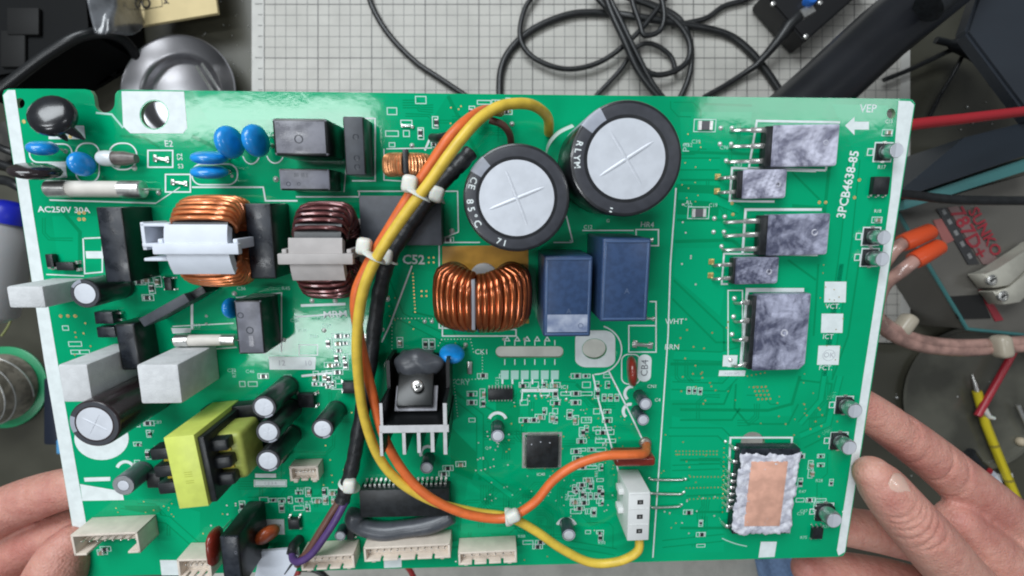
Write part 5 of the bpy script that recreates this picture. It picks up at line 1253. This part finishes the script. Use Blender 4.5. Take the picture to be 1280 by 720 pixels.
wfinish(b, 'label_lettering', mat('label_red', (0.27, 0.018, 0.03), 0.4), LB, smooth=0)
b = bmesh.new()
for i, (x, y) in enumerate([(1181, 265), (1188, 277), (1196, 291), (1204, 305), (1213, 320)]):
    p = dp(x, y, .052) - SW.location; box(b, (p.x, p.y, .0512), (.0045, .0030, .0006), 0, R=Matrix.Rotation(A_, 3, 'Z'))
wfinish(b, 'label_icons', mat('label_grey', (0.2, 0.2, 0.2), 0.4), LB, smooth=0)
# electrode blocks
for i, pts in enumerate([[(1228, 342), (1246, 338), (1300, 300), (1300, 322), (1262, 357), (1242, 360)], [(1242, 364), (1262, 360), (1300, 326), (1300, 352), (1276, 378), (1256, 381)]]):
    b = bmesh.new(); P = [dp(x, y, .066) for x, y in pts]; prism(b, [(p.x, p.y) for p in P], 0.052, 0.066); bmesh.ops.bevel(b, geom=list(b.edges), offset=0.0008, segments=1, affect='EDGES')
    o = wfinish(b, 'electrode_block', mat('nickel_block', (0.50, 0.48, 0.41), 0.45, metal=0.2, var=0.1, vscale=60)); tag(o, ['upper', 'lower'][i] + ' nickel electrode block with a round screw on the welder panel', 'electrode', 'electrode blocks')
    q = dp((1240, 1254)[i], (350, 370)[i], .067); b = bmesh.new(); lathe(b, [(.0042, .0655), (.0042, .0675), (.003, .0682), (.0026, .0672)], 18, (q.x, q.y, 0)); wfinish(b, 'screw', M_tin, o)
    b = bmesh.new(); box(b, (q.x, q.y, .0678), (.005, .0009, .0006), 0, R=Matrix.Rotation(0.6, 3, 'Z')); wfinish(b, 'screw_slot', M_dark, o)
# orange pens and their clear pinkish cables
M_pen = mat('orange_pen', (0.62, 0.075, 0.02), 0.35); M_flesh = mat('pinkish_clear_cable', (0.36, 0.21, 0.175), 0.22, coat=0.6, var=0.25, vscale=90)
for i, (a, e, t) in enumerate([((1128, 304), (1163, 289), (1168, 286)), ((1142, 326), (1174, 308), (1180, 304))]):
    z = .10
    b = bmesh.new(); tube(b, [dp(*a, z), dp((a[0] * .8 + e[0] * .2), (a[1] * .8 + e[1] * .2), z), dp(*e, z), dp(e[0] * .5 + t[0] * .5, e[1] * .5 + t[1] * .5, z)], [.0062, .0066, .0060, .0042], 18)
    o = wfinish(b, 'welding_pen', M_pen, smooth=50); tag(o, ['orange welding pen tip, the upper of the pair', 'orange welding pen tip, the lower of the pair'][i], 'welding pen', 'welding pens')
    b = bmesh.new(); tube(b, [dp(e[0] * .6 + t[0] * .4, e[1] * .6 + t[1] * .4, z), dp(*t, z)], [.0025, .0016], 12); wfinish(b, 'brass_tip', M_gold, o)
    b = bmesh.new(); tube(b, spline([dp(a[0] + 2, a[1] - 1, z), dp(a[0] - 14, a[1] + 12, z), dp(1098 + 6 * i, 345 + 14 * i, z - .01), dp(1092 + 4 * i, 385 + 10 * i, z - .02), dp(1112, 408 + 9 * i, z - .03), dp(1150, 425 + 8 * i, z - .035), dp(1200, 431 + 7 * i, z - .04), dp(1250, 429 + 6 * i, z - .04), dp(1310, 424 + 7 * i, z - .04)], 8), .0048, 14)
    wfinish(b, 'pen_cable', M_flesh, o, smooth=70)
for x, y, a in [(1252, 433, 10), (1131, 406, -35)]:
    b = bmesh.new(); p = dp(x, y, .066); box(b, p, (.011, .0185, .0135), 0, 0.004, seg=3, R=Matrix.Rotation(radians(a), 3, 'Z')); o = wfinish(b, 'tape_band', mat('yellowed_tape', (0.42, 0.37, 0.29), 0.3)); tag(o, ['yellowed tape band round the pen cables at the right edge', 'milky tape band where the pen cables bend'][x < 1200], 'tape', 'tape bands')
# right lower bench: probes, strips, glass dish
wcable('probe', [(1222, 520, .012), (1250, 470, .012), (1275, 425, .012), (1300, 380, .014)], 0.0030, mat('red_probe', (0.40, 0.02, 0.035), 0.35), 'red test probe lying at the right edge', 'probe')
b = bmesh.new(); tube(b, [dp(1243, 523, .011), dp(1236, 521, .011), dp(1230, 512, .012)], [.0015, .0022, .003], 10); o = wfinish(b, 'probe_clip', M_frost); tag(o, 'clear plastic tip at the end of the red probe', 'probe tip')
b = bmesh.new(); tube(b, [dp(1221, 489, .008), dp(1232, 530, .008), dp(1252, 580, .008), dp(1270, 622, .008), dp(1274, 632, .008)], .0037, 8); YP = wfinish(b, 'screwdriver', mat('yellow_handle', (0.62, 0.50, 0.02), 0.35)); tag(YP, 'slim yellow precision screwdriver lying on the bench', 'screwdriver')
b = bmesh.new(); tube(b, [dp(1221.5, 490, .008), dp(1219, 481, .008), dp(1215, 468, .007)], [.0022, .0016, .0007], 10); wfinish(b, 'blade', M_tin, YP)
for x, y in [(1228, 516), (1242, 555), (1260, 598)]:
    b = bmesh.new(); p, q = dp(x, y, .008), dp(x + 1, y + 3, .008); tube(b, [p, q], .0040, 10); wfinish(b, 'ring_groove', mat('olive_ring', (0.30, 0.24, 0.03), 0.4), YP)
for i, pts in enumerate([[(1190, 547), (1258, 547), (1260, 556), (1192, 556)], [(1240, 593), (1266, 592), (1268, 601), (1242, 602)]]):
    b = bmesh.new(); P = [dp(x, y, .002) for x, y in pts]; prism(b, [(p.x, p.y) for p in P], .0004, .0016); o = wfinish(b, 'paper_strip', M_label); tag(o, ['long white strip under the yellow screwdriver', 'short white strip near the screwdriver end'][i], 'strip', 'white strips')
b = bmesh.new(); q = dp(1217, 498, .004); lathe(b, [(.062, .0003), (.066, .004), (.067, .006), (.064, .006), (.061, .002)], 64, (q.x, q.y, 0)); o = wfinish(b, 'tray', mat('dark_tray', (0.085, 0.083, 0.066), 0.25, coat=0.3, var=0.3, vscale=20)); tag(o, 'round dark shallow tray under the probes at right', 'tray')
b = bmesh.new(); tube(b, [dp(1272, 506, .008), dp(1290, 545, .008)], .0018, 8); o = wfinish(b, 'bit', M_tin); tag(o, 'thin metal bit at the right edge by the screwdriver', 'bit')
b = bmesh.new(); bmesh.ops.create_uvsphere(b, u_segments=14, v_segments=8, radius=.0042, matrix=Matrix.Translation(dp(1276, 552, .004))); o = wfinish(b, 'rosin_lump', mat('cream_lump', (0.5, 0.42, 0.30), 0.6)); tag(o, 'small cream lump at the right edge', 'lump')
b = bmesh.new(); tube(b, [dp(1210, 566, .006), dp(1222, 580, .006), dp(1236, 588, .006)], [.006, .005, .003], 12); o = wfinish(b, 'small_tube', M_black); tag(o, 'small black tube with red cap behind the finger', 'tube')
b = bmesh.new(); tube(b, [dp(1230, 586, .007), dp(1236, 589, .007)], .0036, 10); wfinish(b, 'cap', mat('red_cap', (0.3, .01, .02), 0.3), o)
b = bmesh.new(); tube(b, [dp(1238, 594, .006), dp(1250, 604, .006)], [.005, .002], 10); o = wfinish(b, 'white_nozzle', M_white); tag(o, 'white plastic nozzle tip next to the finger', 'nozzle')

# upper left: dish, card in bag, dark gear
b = bmesh.new(); q = dp(240, 126, 0)
lathe(b, [(.016, .001), (.030, .002), (.034, .007), (.038, .0140), (.0515, .0185), (.0522, .0195), (.0510, .0202), (.0500, .0192), (.0385, .0158), (.0365, .0148), (.0350, .0120), (.0335, .0070), (.031, .0050), (.001, .0045)], 72, (q.x, q.y, 0))
DI = wfinish(b, 'metal_dish', mat('steel', (0.36, 0.355, 0.37), 0.34, metal=1.0, var=0.06, vscale=30), smooth=60); tag(DI, 'shiny round steel dish peeking out above the board', 'dish')
b = bmesh.new(); tube(b, [dp(245, 82, .021), dp(268, 118, .006)], .0014, 8); o = wfinish(b, 'tweezer', M_tin); tag(o, 'thin metal rod lying in the steel dish, left of two', 'rod', 'rods in the dish')
b = bmesh.new(); tube(b, [dp(252, 79, .021), dp(276, 116, .006)], .0014, 8); o = wfinish(b, 'tweezer', M_tin); tag(o, 'thin metal rod lying in the steel dish, right of two', 'rod', 'rods in the dish')
z = .03; b = bmesh.new(); P = [dp(x, y, z) for x, y in [(160, -60), (171, 33), (272, 16), (262, -60)]]; prism(b, [(p.x, p.y) for p in P], .027, z); CD = wfinish(b, 'card_box', mat('buff_card', (0.66, 0.53, 0.28), 0.7, var=0.04, vscale=60, bump=0.05), smooth=0); tag(CD, 'buff cardboard sleeve with printed frame at the top left', 'card box')
def cpt(x, y): p = dp(x, y, z); return (p.x, p.y)
b = bmesh.new(); ribbon(b, [cpt(174, -30), cpt(176, 13), cpt(203, 8), cpt(200, -30)], .0005, z + .0003, closed=True)
text_bm(b, 'CL', cpt(183, 2), .011, radians(100), z + .0003, bold=.0004); text_bm(b, 'Jo', cpt(207, 2), .005, radians(100), z + .0003, bold=.0002)
wfinish(b, 'card_print', mat('card_ink', (0.05, 0.04, 0.03), 0.6), CD, smooth=0)
b = bmesh.new(); V = {}
for i in range(21):
    for j in range(21):
        u, v = i / 20, j / 20
        zz = .074 - .040 * u ** 2; p = dp(109 + 62 * u + 6 * v, -40 + (40 + 40 + 4 * sin(u * 3)) * v, zz)
        V[i, j] = b.verts.new((p.x, p.y, zz + .003 * sin(u * 9 + v * 4) + .0025 * sin(v * 13 - u * 6) * u))
for i in range(20):
    for j in range(20): b.faces.new((V[i, j], V[i + 1, j], V[i + 1, j + 1], V[i, j + 1]))
o = wfinish(b, 'plastic_bag', mat('smoky_film', (0.11, 0.115, 0.125), 0.16, coat=0.8, var=0.4, vscale=60), smooth=180); tag(o, 'crinkled smoky plastic bag against the card sleeve', 'plastic bag'); s_ = o.modifiers.new('t', 'SOLIDIFY'); s_.thickness = .0006
b = bmesh.new(); P = [dp(x, y, .06) for x, y in [(-60, -60), (108, -60), (117, 38), (70, 52), (20, 96), (-60, 110)]]; prism(b, [(p.x, p.y) for p in P], 0, .06); bmesh.ops.bevel(b, geom=list(b.edges), offset=0.004, segments=2, affect='EDGES')
o = wfinish(b, 'instrument_case', mat('matt_black_case', (0.003, 0.0035, 0.004), 0.6, spec=0.15)); tag(o, 'matt black instrument case in the top left corner', 'case')
b = bmesh.new(); p = dp(24, 24, .066); box(b, (p.x, p.y, .0615), (.026, .022, .004), 0, .001); p = dp(10, 58, .066); box(b, (p.x, p.y, .061), (.02, .03, .003), 0, .001); wfinish(b, 'handle', mat('soft_grey_case', (0.012, 0.012, 0.012), 0.6, spec=0.2), o)
wcable('cable', [(-20, 130, .066), (20, 98, .066), (60, 68, .066), (100, 45, .064), (135, 42, .05), (160, 55, .03), (175, 85, .01), (176, 125, .008)], 0.0042, mat('black_tube_soft', (0.010, 0.011, 0.012), 0.33), 'black hose arching over the instrument case at upper left', 'hose')
# left edge: bottle, dark clutter, solder reel, green wire
z = .07; q = dp(6, 285, z); BT = empty('bottle', loc=(q.x, q.y, 0), label='milky squeeze bottle with blue cap at the left edge', cat='bottle')
ax = (dp(14, 262, z) - dp(0, 330, z)).normalized(); Rq = ax.to_track_quat('Z', 'Y').to_matrix()
b = bmesh.new(); lathe(b, [(.012, -.075), (.019, -.07), (.020, -.02), (.0185, -.004), (.011, .004), (.010, .008)], 28, (0, 0, z), R=Rq); wfinish(b, 'bottle_body', mat('milky_plastic', (0.36, 0.36, 0.37), 0.35, sss=0.2), BT)
b = bmesh.new(); lathe(b, [(.0145, .004), (.0150, .007), (.0145, .016), (.011, .020), (.004, .022)], 24, (0, 0, z), R=Rq); wfinish(b, 'cap', mat('royal_blue_cap', (0.01, 0.02, 0.45), 0.35), BT)
for i, (pts, r) in enumerate([([(-20, 200, .05), (10, 208, .05), (35, 222, .05), (60, 232, .04)], .0035), ([(-20, 224, .06), (8, 226, .06), (30, 236, .06), (55, 240, .04)], .004), ([(-10, 180, .05), (14, 190, .05), (40, 196, .04)], .003)]):
    wcable('cable', pts, r, M_cable, ['black cable at the left edge behind the fuse, middle of three', 'lowest of the three black cables at the left edge', 'topmost of the three black cables at the left edge'][i], 'cable')
b = bmesh.new(); p = dp(4, 182, .03); box(b, (p.x, p.y, .02), (.03, .035, .03), 0, .003, R=Matrix.Rotation(.4, 3, 'Z')); o = wfinish(b, 'dusty_block', mat('dusty_black', (0.03, 0.028, 0.024), 0.7, var=0.5, vscale=80)); tag(o, 'dusty dark block at the left edge above the bottle', 'block')
wcable('wire', [(2, 420, .03), (10, 408, .03), (15, 395, .03), (15, 380, .03), (10, 370, .03)], 0.0009, mat('olive_wire', (0.25, 0.27, 0.10), 0.4), 'thin olive wire curling at the left edge', 'wire')
# solder reel lying on its side
z = .05; RE = empty('solder_reel', loc=dp(20, 483, 0), label='reel of solder wire with green flanges at the left edge', cat='solder reel')
o1 = dp(20, 483, 0)
def rp_(px, py, zz): return dp(px, py, zz) - o1
ctr = rp_(13, 482, 0) + Vector((0, 0, .0312)); axis = Vector((0.06, 0.03, 1.0)).normalized(); Rr = axis.to_track_quat('Z', 'Y').to_matrix()
b = bmesh.new(); lathe(b, [(.0372, -.0300), (.0378, -.029), (.0378, -.0275), (.0368, -.0270)], 48, ctr, R=Rr); lathe(b, [(.0235, .0270), (.0240, .0275), (.0240, .029), (.023, .0295)], 48, ctr, R=Rr) if 0 else None
wfinish(b, 'flange', mat('green_flange', (0.025, 0.36, 0.15), 0.35), RE)
b = bmesh.new(); pr = []
lathe(b, [(.0300, -.027)] + [(.0306 + .0006 * (k % 2) - (0.0 if k < 36 else .0005 * (k - 36)), -.0265 + k * .0010) for k in range(46)] + [(.020, .0195)], 48, ctr, R=Rr)
wfinish(b, 'wound_solder', mat('solder_wire', (0.42, 0.38, 0.31), 0.33, metal=0.5, var=0.25, vscale=150), RE, smooth=30)
b = bmesh.new()
for ph in (0.3, 1.5, 2.4, 4.0):
    pts = []
    for k in range(30):
        a = ph + k * 0.11; pts.append(Rr @ Vector((.0318 * cos(a), .0318 * sin(a), -.022 + k * .0012)) + ctr)
    tube(b, pts, .0006, 6)
wfinish(b, 'loose_turn', M_solder, RE)
b = bmesh.new(); p = dp(66, 500, .02); box(b, (p.x, p.y - .01, .012), (.014, .06, .02), 0, .002); o = wfinish(b, 'tool_handle', mat('navy_handle', (0.01, 0.015, 0.03), 0.4)); tag(o, 'dark navy tool handle between reel and board edge', 'tool')
b = bmesh.new(); p = dp(68, 561, .03); box(b, (p.x, p.y, .022), (.008, .014, .006), 0, .002); wfinish(b, 'blue_inlay', mat('sky_blue', (0.10, 0.35, 0.65), 0.35), o)
# wires peeking out under the lower edge
wcable('wire', [(352, 735, .05), (362, 716, .05), (378, 711, .05), (398, 714, .05), (415, 730, .05)], 0.0024, M_cable, 'black wire arching below the lower board edge', 'wire')
wcable('wire', [(355, 728, .052), (363, 719, .054), (375, 715, .054)], 0.0022, mat('red_wire', (0.35, 0.02, 0.02), 0.4), 'red wire beside the black arching wire under the board', 'wire')
wcable('wire', [(500, 700, .05), (512, 712, .05), (521, 730, .05)], 0.0022, MATS['red_wire'], 'red wire emerging under the longest pin header', 'wire')

# ================================================================== hands
def skin_material():
    m = bpy.data.materials.new('skin'); m.use_nodes = True; nt = m.node_tree; b = nt.nodes['Principled BSDF']
    tc = nt.nodes.new('ShaderNodeTexCoord')
    def noise(sc, det=4, rough=0.5):
        n = nt.nodes.new('ShaderNodeTexNoise'); n.inputs['Scale'].default_value = sc; n.inputs['Detail'].default_value = det; n.inputs['Roughness'].default_value = rough
        nt.links.new(tc.outputs['Object'], n.inputs['Vector']); return n
    n1 = noise(45, 3); r = nt.nodes.new('ShaderNodeValToRGB')
    r.color_ramp.elements[0].position = 0.34; r.color_ramp.elements[1].position = 0.66
    r.color_ramp.elements[0].color = (0.52, 0.22, 0.18, 1); r.color_ramp.elements[1].color = (0.66, 0.355, 0.28, 1)
    nt.links.new(n1.outputs['Fac'], r.inputs['Fac']); nt.links.new(r.outputs['Color'], b.inputs['Base Color'])
    b.inputs['Roughness'].default_value = 0.48; b.inputs['Subsurface Weight'].default_value = 0.18
    b.inputs['Subsurface Radius'].default_value = (0.0035, 0.0012, 0.0006); b.inputs['Subsurface Scale'].default_value = 0.8
    n2 = noise(1100, 6, 0.6); n3 = noise(230, 4); mx = nt.nodes.new('ShaderNodeMath'); mx.operation = 'MULTIPLY_ADD'; mx.inputs[1].default_value = 0.45
    nt.links.new(n2.outputs['Fac'], mx.inputs[0]); nt.links.new(n3.outputs['Fac'], mx.inputs[2])
    vo = nt.nodes.new('ShaderNodeTexVoronoi'); vo.feature = 'DISTANCE_TO_EDGE'; vo.inputs['Scale'].default_value = 620; nt.links.new(tc.outputs['Object'], vo.inputs['Vector'])
    m3 = nt.nodes.new('ShaderNodeMath'); m3.operation = 'MULTIPLY_ADD'; m3.inputs[1].default_value = 0.6; nt.links.new(vo.outputs['Distance'], m3.inputs[0]); nt.links.new(mx.outputs[0], m3.inputs[2]); mx = m3
    n4 = noise(260, 6, 0.65); r4 = nt.nodes.new('ShaderNodeMix'); r4.data_type = 'RGBA'; r4.blend_type = 'MULTIPLY'; r4.inputs['Factor'].default_value = 0.55
    nt.links.new(r.outputs['Color'], r4.inputs['A']); g4 = nt.nodes.new('ShaderNodeValToRGB'); g4.color_ramp.elements[0].position = 0.3; g4.color_ramp.elements[1].position = 0.62
    g4.color_ramp.elements[0].color = (0.78, 0.60, 0.56, 1); g4.color_ramp.elements[1].color = (1, 1, 1, 1); nt.links.new(n4.outputs['Fac'], g4.inputs['Fac']); nt.links.new(g4.outputs['Color'], r4.inputs['B']); nt.links.new(r4.outputs['Result'], b.inputs['Base Color'])
    bu = nt.nodes.new('ShaderNodeBump'); bu.inputs['Strength'].default_value = 0.6; bu.inputs['Distance'].default_value = 0.0009
    nt.links.new(mx.outputs[0], bu.inputs['Height']); nt.links.new(bu.outputs['Normal'], b.inputs['Normal'])
    return m
M_skin = skin_material()
M_nail = mat('finger_nail', (0.66, 0.42, 0.34), 0.25, coat=0.4, sss=0.15)
def hand(name, label, chains, creases, voxel=0.0011):
    """chains: lists of (point, radius); fused into one continuous skin"""
    b = bmesh.new()
    for ch in chains:
        P = spline([Vector(p) for p, r in ch], 8); rr = spline([Vector((r, 0, 0)) for p, r in ch], 8); rr = [v.x for v in rr]
        # rounded ends
        d0 = (P[0] - P[1]).normalized(); d1 = (P[-1] - P[-2]).normalized()
        pre = [(P[0] + d0 * rr[0] * sin(t), rr[0] * cos(t)) for t in (1.45, 1.2, 0.9, 0.6, 0.3)]
        post = [(P[-1] + d1 * rr[-1] * sin(t), rr[-1] * cos(t)) for t in (0.3, 0.6, 0.9, 1.2, 1.45)]
        tube(b, [p for p, _ in pre] + P + [p for p, _ in post], [r for _, r in pre] + rr + [r for _, r in post], 24)
    bmesh.ops.recalc_face_normals(b, faces=b.faces)
    me = bpy.data.meshes.new('tmp'); b.to_mesh(me); b.free()
    t = bpy.data.objects.new('tmp', me); col.objects.link(t)
    m = t.modifiers.new('r', 'REMESH'); m.mode = 'VOXEL'; m.voxel_size = voxel
    s = t.modifiers.new('s', 'SMOOTH'); s.factor = 0.5; s.iterations = 7
    me2 = bpy.data.meshes.new_from_object(t.evaluated_get(bpy.context.evaluated_depsgraph_get()))
    bpy.data.objects.remove(t); bpy.data.meshes.remove(me)
    b = bmesh.new(); b.from_mesh(me2); bpy.data.meshes.remove(me2)
    b.normal_update()
    # skin folds: grooves across joints
    for v in b.verts:
        d = 0
        for (c, axis, wd, dep, reach, curve) in creases:
            e = v.co - c; l = e.length
            if l < reach:
                a = e.dot(axis) + curve * (l / reach) ** 2
                d += dep * math.exp(-(a / wd) ** 2) * (1 - (l / reach) ** 2)
        v.co -= v.normal * d
    b.normal_update()
    o = wfinish(b, name, M_skin, smooth=180); tag(o, label, 'hand', 'hands holding the board')
    return o
def nail(parent, c, fwd, up, L, Wd):
    fwd = Vector(fwd).normalized(); up = Vector(up); up = (up - fwd * up.dot(fwd)).normalized(); side = fwd.cross(up)
    b = bmesh.new(); V = {}; n = 14
    for i in range(n + 1):
        for j in range(n + 1):
            u, v = i / n * 2 - 1, j / n * 2 - 1
            # superellipse outline
            k = 1 - 0.22 * max(0, abs(v) - 0.2) ** 2 * 2
            x = u * Wd / 2 * k; y = v * L / 2 * (1 - 0.25 * u * u)
            zz = -Wd * 0.19 * u * u - L * 0.06 * max(0, v) ** 2
            V[i, j] = b.verts.new(c + side * x + fwd * y + up * zz)
    for i in range(n):
        for j in range(n): b.faces.new((V[i, j], V[i + 1, j], V[i + 1, j + 1], V[i, j + 1]))
    o = wfinish(b, 'finger_nail', M_nail, parent, smooth=180); sm = o.modifiers.new('t', 'SOLIDIFY'); sm.thickness = 0.0006
    return o
zb = lambda px, py, h: bw(px, py, h)
mm = 0.001
# right-hand side: index behind the board, thumb in front
idx = [(zb(1020, 482, -9), 7.0 * mm), (zb(1062, 500, -9.5), 8.0 * mm), (zb(1115, 535, -11), 9.3 * mm), (zb(1165, 572, -13), 10.2 * mm), (zb(1225, 622, -15), 11.5 * mm), (zb(1310, 690, -22), 13 * mm), (zb(1400, 760, -30), 15 * mm)]
thb = [(zb(1091, 593, 6.5), 7.6 * mm), (zb(1102, 606, 7.5), 9.3 * mm), (zb(1127, 637, 9), 10.5 * mm), (zb(1160, 675, 9), 11.4 * mm), (zb(1200, 722, 5), 12.0 * mm), (zb(1260, 790, -4), 15 * mm), (zb(1330, 860, -15), 18 * mm)]
mid = [(zb(985, 640, -16), 7.5 * mm), (zb(1040, 655, -17), 8.6 * mm), (zb(1110, 668, -19), 9.8 * mm), (zb(1190, 690, -22), 10.8 * mm), (zb(1290, 740, -27), 13 * mm), (zb(1390, 800, -32), 15 * mm)]
rin = [(zb(1010, 712, -24), 8 * mm), (zb(1070, 716, -26), 9.2 * mm), (zb(1150, 735, -28), 10 * mm), (zb(1260, 790, -32), 13 * mm), (zb(1370, 850, -36), 15 * mm)]
plm = [(zb(1250, 680, -16), 14 * mm), (zb(1320, 760, -18), 22 * mm), (zb(1400, 850, -20), 28 * mm)]
web = [(zb(1195, 650, -8), 9 * mm), (zb(1260, 715, -10), 14 * mm), (zb(1320, 780, -14), 18 * mm)]
cr = []
tdir = (zb(1160, 675, 9) - zb(1104, 606, 9.5)).normalized()
for k, (x, y, cv) in enumerate([(1146, 650, 0.0015), (1152, 656, 0.0022), (1157, 665, 0.001), (1163, 672, -0.001), (1139, 646, 0.002), (1171, 680, 0.0)]):
    cr.append((zb(x, y, 19), (tdir + Vector((random.uniform(-.25, .25), random.uniform(-.25, .25), 0))).normalized(), 0.0006, 0.0010, 0.011 if k < 4 else 0.009, cv))
idir = (zb(1165, 572, -13) - zb(1115, 535, -11)).normalized()
for x, y, dpt in [(1148, 536, 0.0008), (1152, 541, 0.0007), (1145, 530, 0.0006), (1190, 590, 0.0011), (1205, 625, 0.0009), (1212, 600, 0.0008), (1150, 585, 0.0007)]:
    cr.append((zb(x, y, -3), (idir + Vector((.1, .3, 0))).normalized(), 0.0008, dpt, 0.012, 0.001))
RH = hand('hand', 'bare hand gripping the right edge, thumb in front and fingers behind', [idx, thb, mid, rin, plm, web], cr)
up = (RB @ Vector((0.35, 0.30, 1))).normalized()
nail(RH, zb(1099, 602, 7.2) + up * 0.0093, (zb(1093, 593, 9) - zb(1128, 637, 10)).normalized() - up * 0.16, up, 0.0115, 0.0110)
# left-hand side
li = [(zb(150, 600, -8), 7.5 * mm), (zb(95, 608, -9), 8.4 * mm), (zb(45, 622, -11), 9.6 * mm), (zb(-10, 645, -14), 10.4 * mm), (zb(-90, 690, -20), 13 * mm)]
lm = [(zb(150, 650, -17), 7.5 * mm), (zb(90, 660, -18), 8.8 * mm), (zb(40, 678, -20), 9.8 * mm), (zb(-20, 712, -24), 11 * mm), (zb(-110, 760, -28), 14 * mm)]
lr = [(zb(120, 705, -26), 8.5 * mm), (zb(60, 718, -28), 9.6 * mm), (zb(-10, 750, -30), 11 * mm), (zb(-100, 800, -34), 14 * mm)]
lt_ = [(zb(90, 678, 0.5), 7.4 * mm), (zb(82, 690, 1.5), 9.4 * mm), (zb(68, 722, 3), 11.0 * mm), (zb(48, 770, 1), 11.6 * mm), (zb(0, 850, -6), 15 * mm)]
lp = [(zb(-40, 740, -18), 16 * mm), (zb(-110, 820, -20), 24 * mm)]
cr = []
ld = (zb(-10, 645, -14) - zb(45, 622, -11)).normalized()
for x, y, dpt in [(32, 612, 0.0005), (28, 618, 0.0006), (5, 632, 0.0005)]: cr.append((zb(x, y, -3), ld, 0.0008, dpt, 0.012, 0.001))
td = (zb(72, 728, 7) - zb(94, 684, 6.5)).normalized()
for x, y, dpt in [(64, 686, 0.0003), (78, 722, 0.0004)]: cr.append((zb(x, y, 15), td, 0.0008, dpt, 0.010, 0.002))
LH = hand('hand', 'bare hand pinching the lower left corner, thumb tip by the wide-mouthed header', [li, lm, lr, lt_, lp], cr)
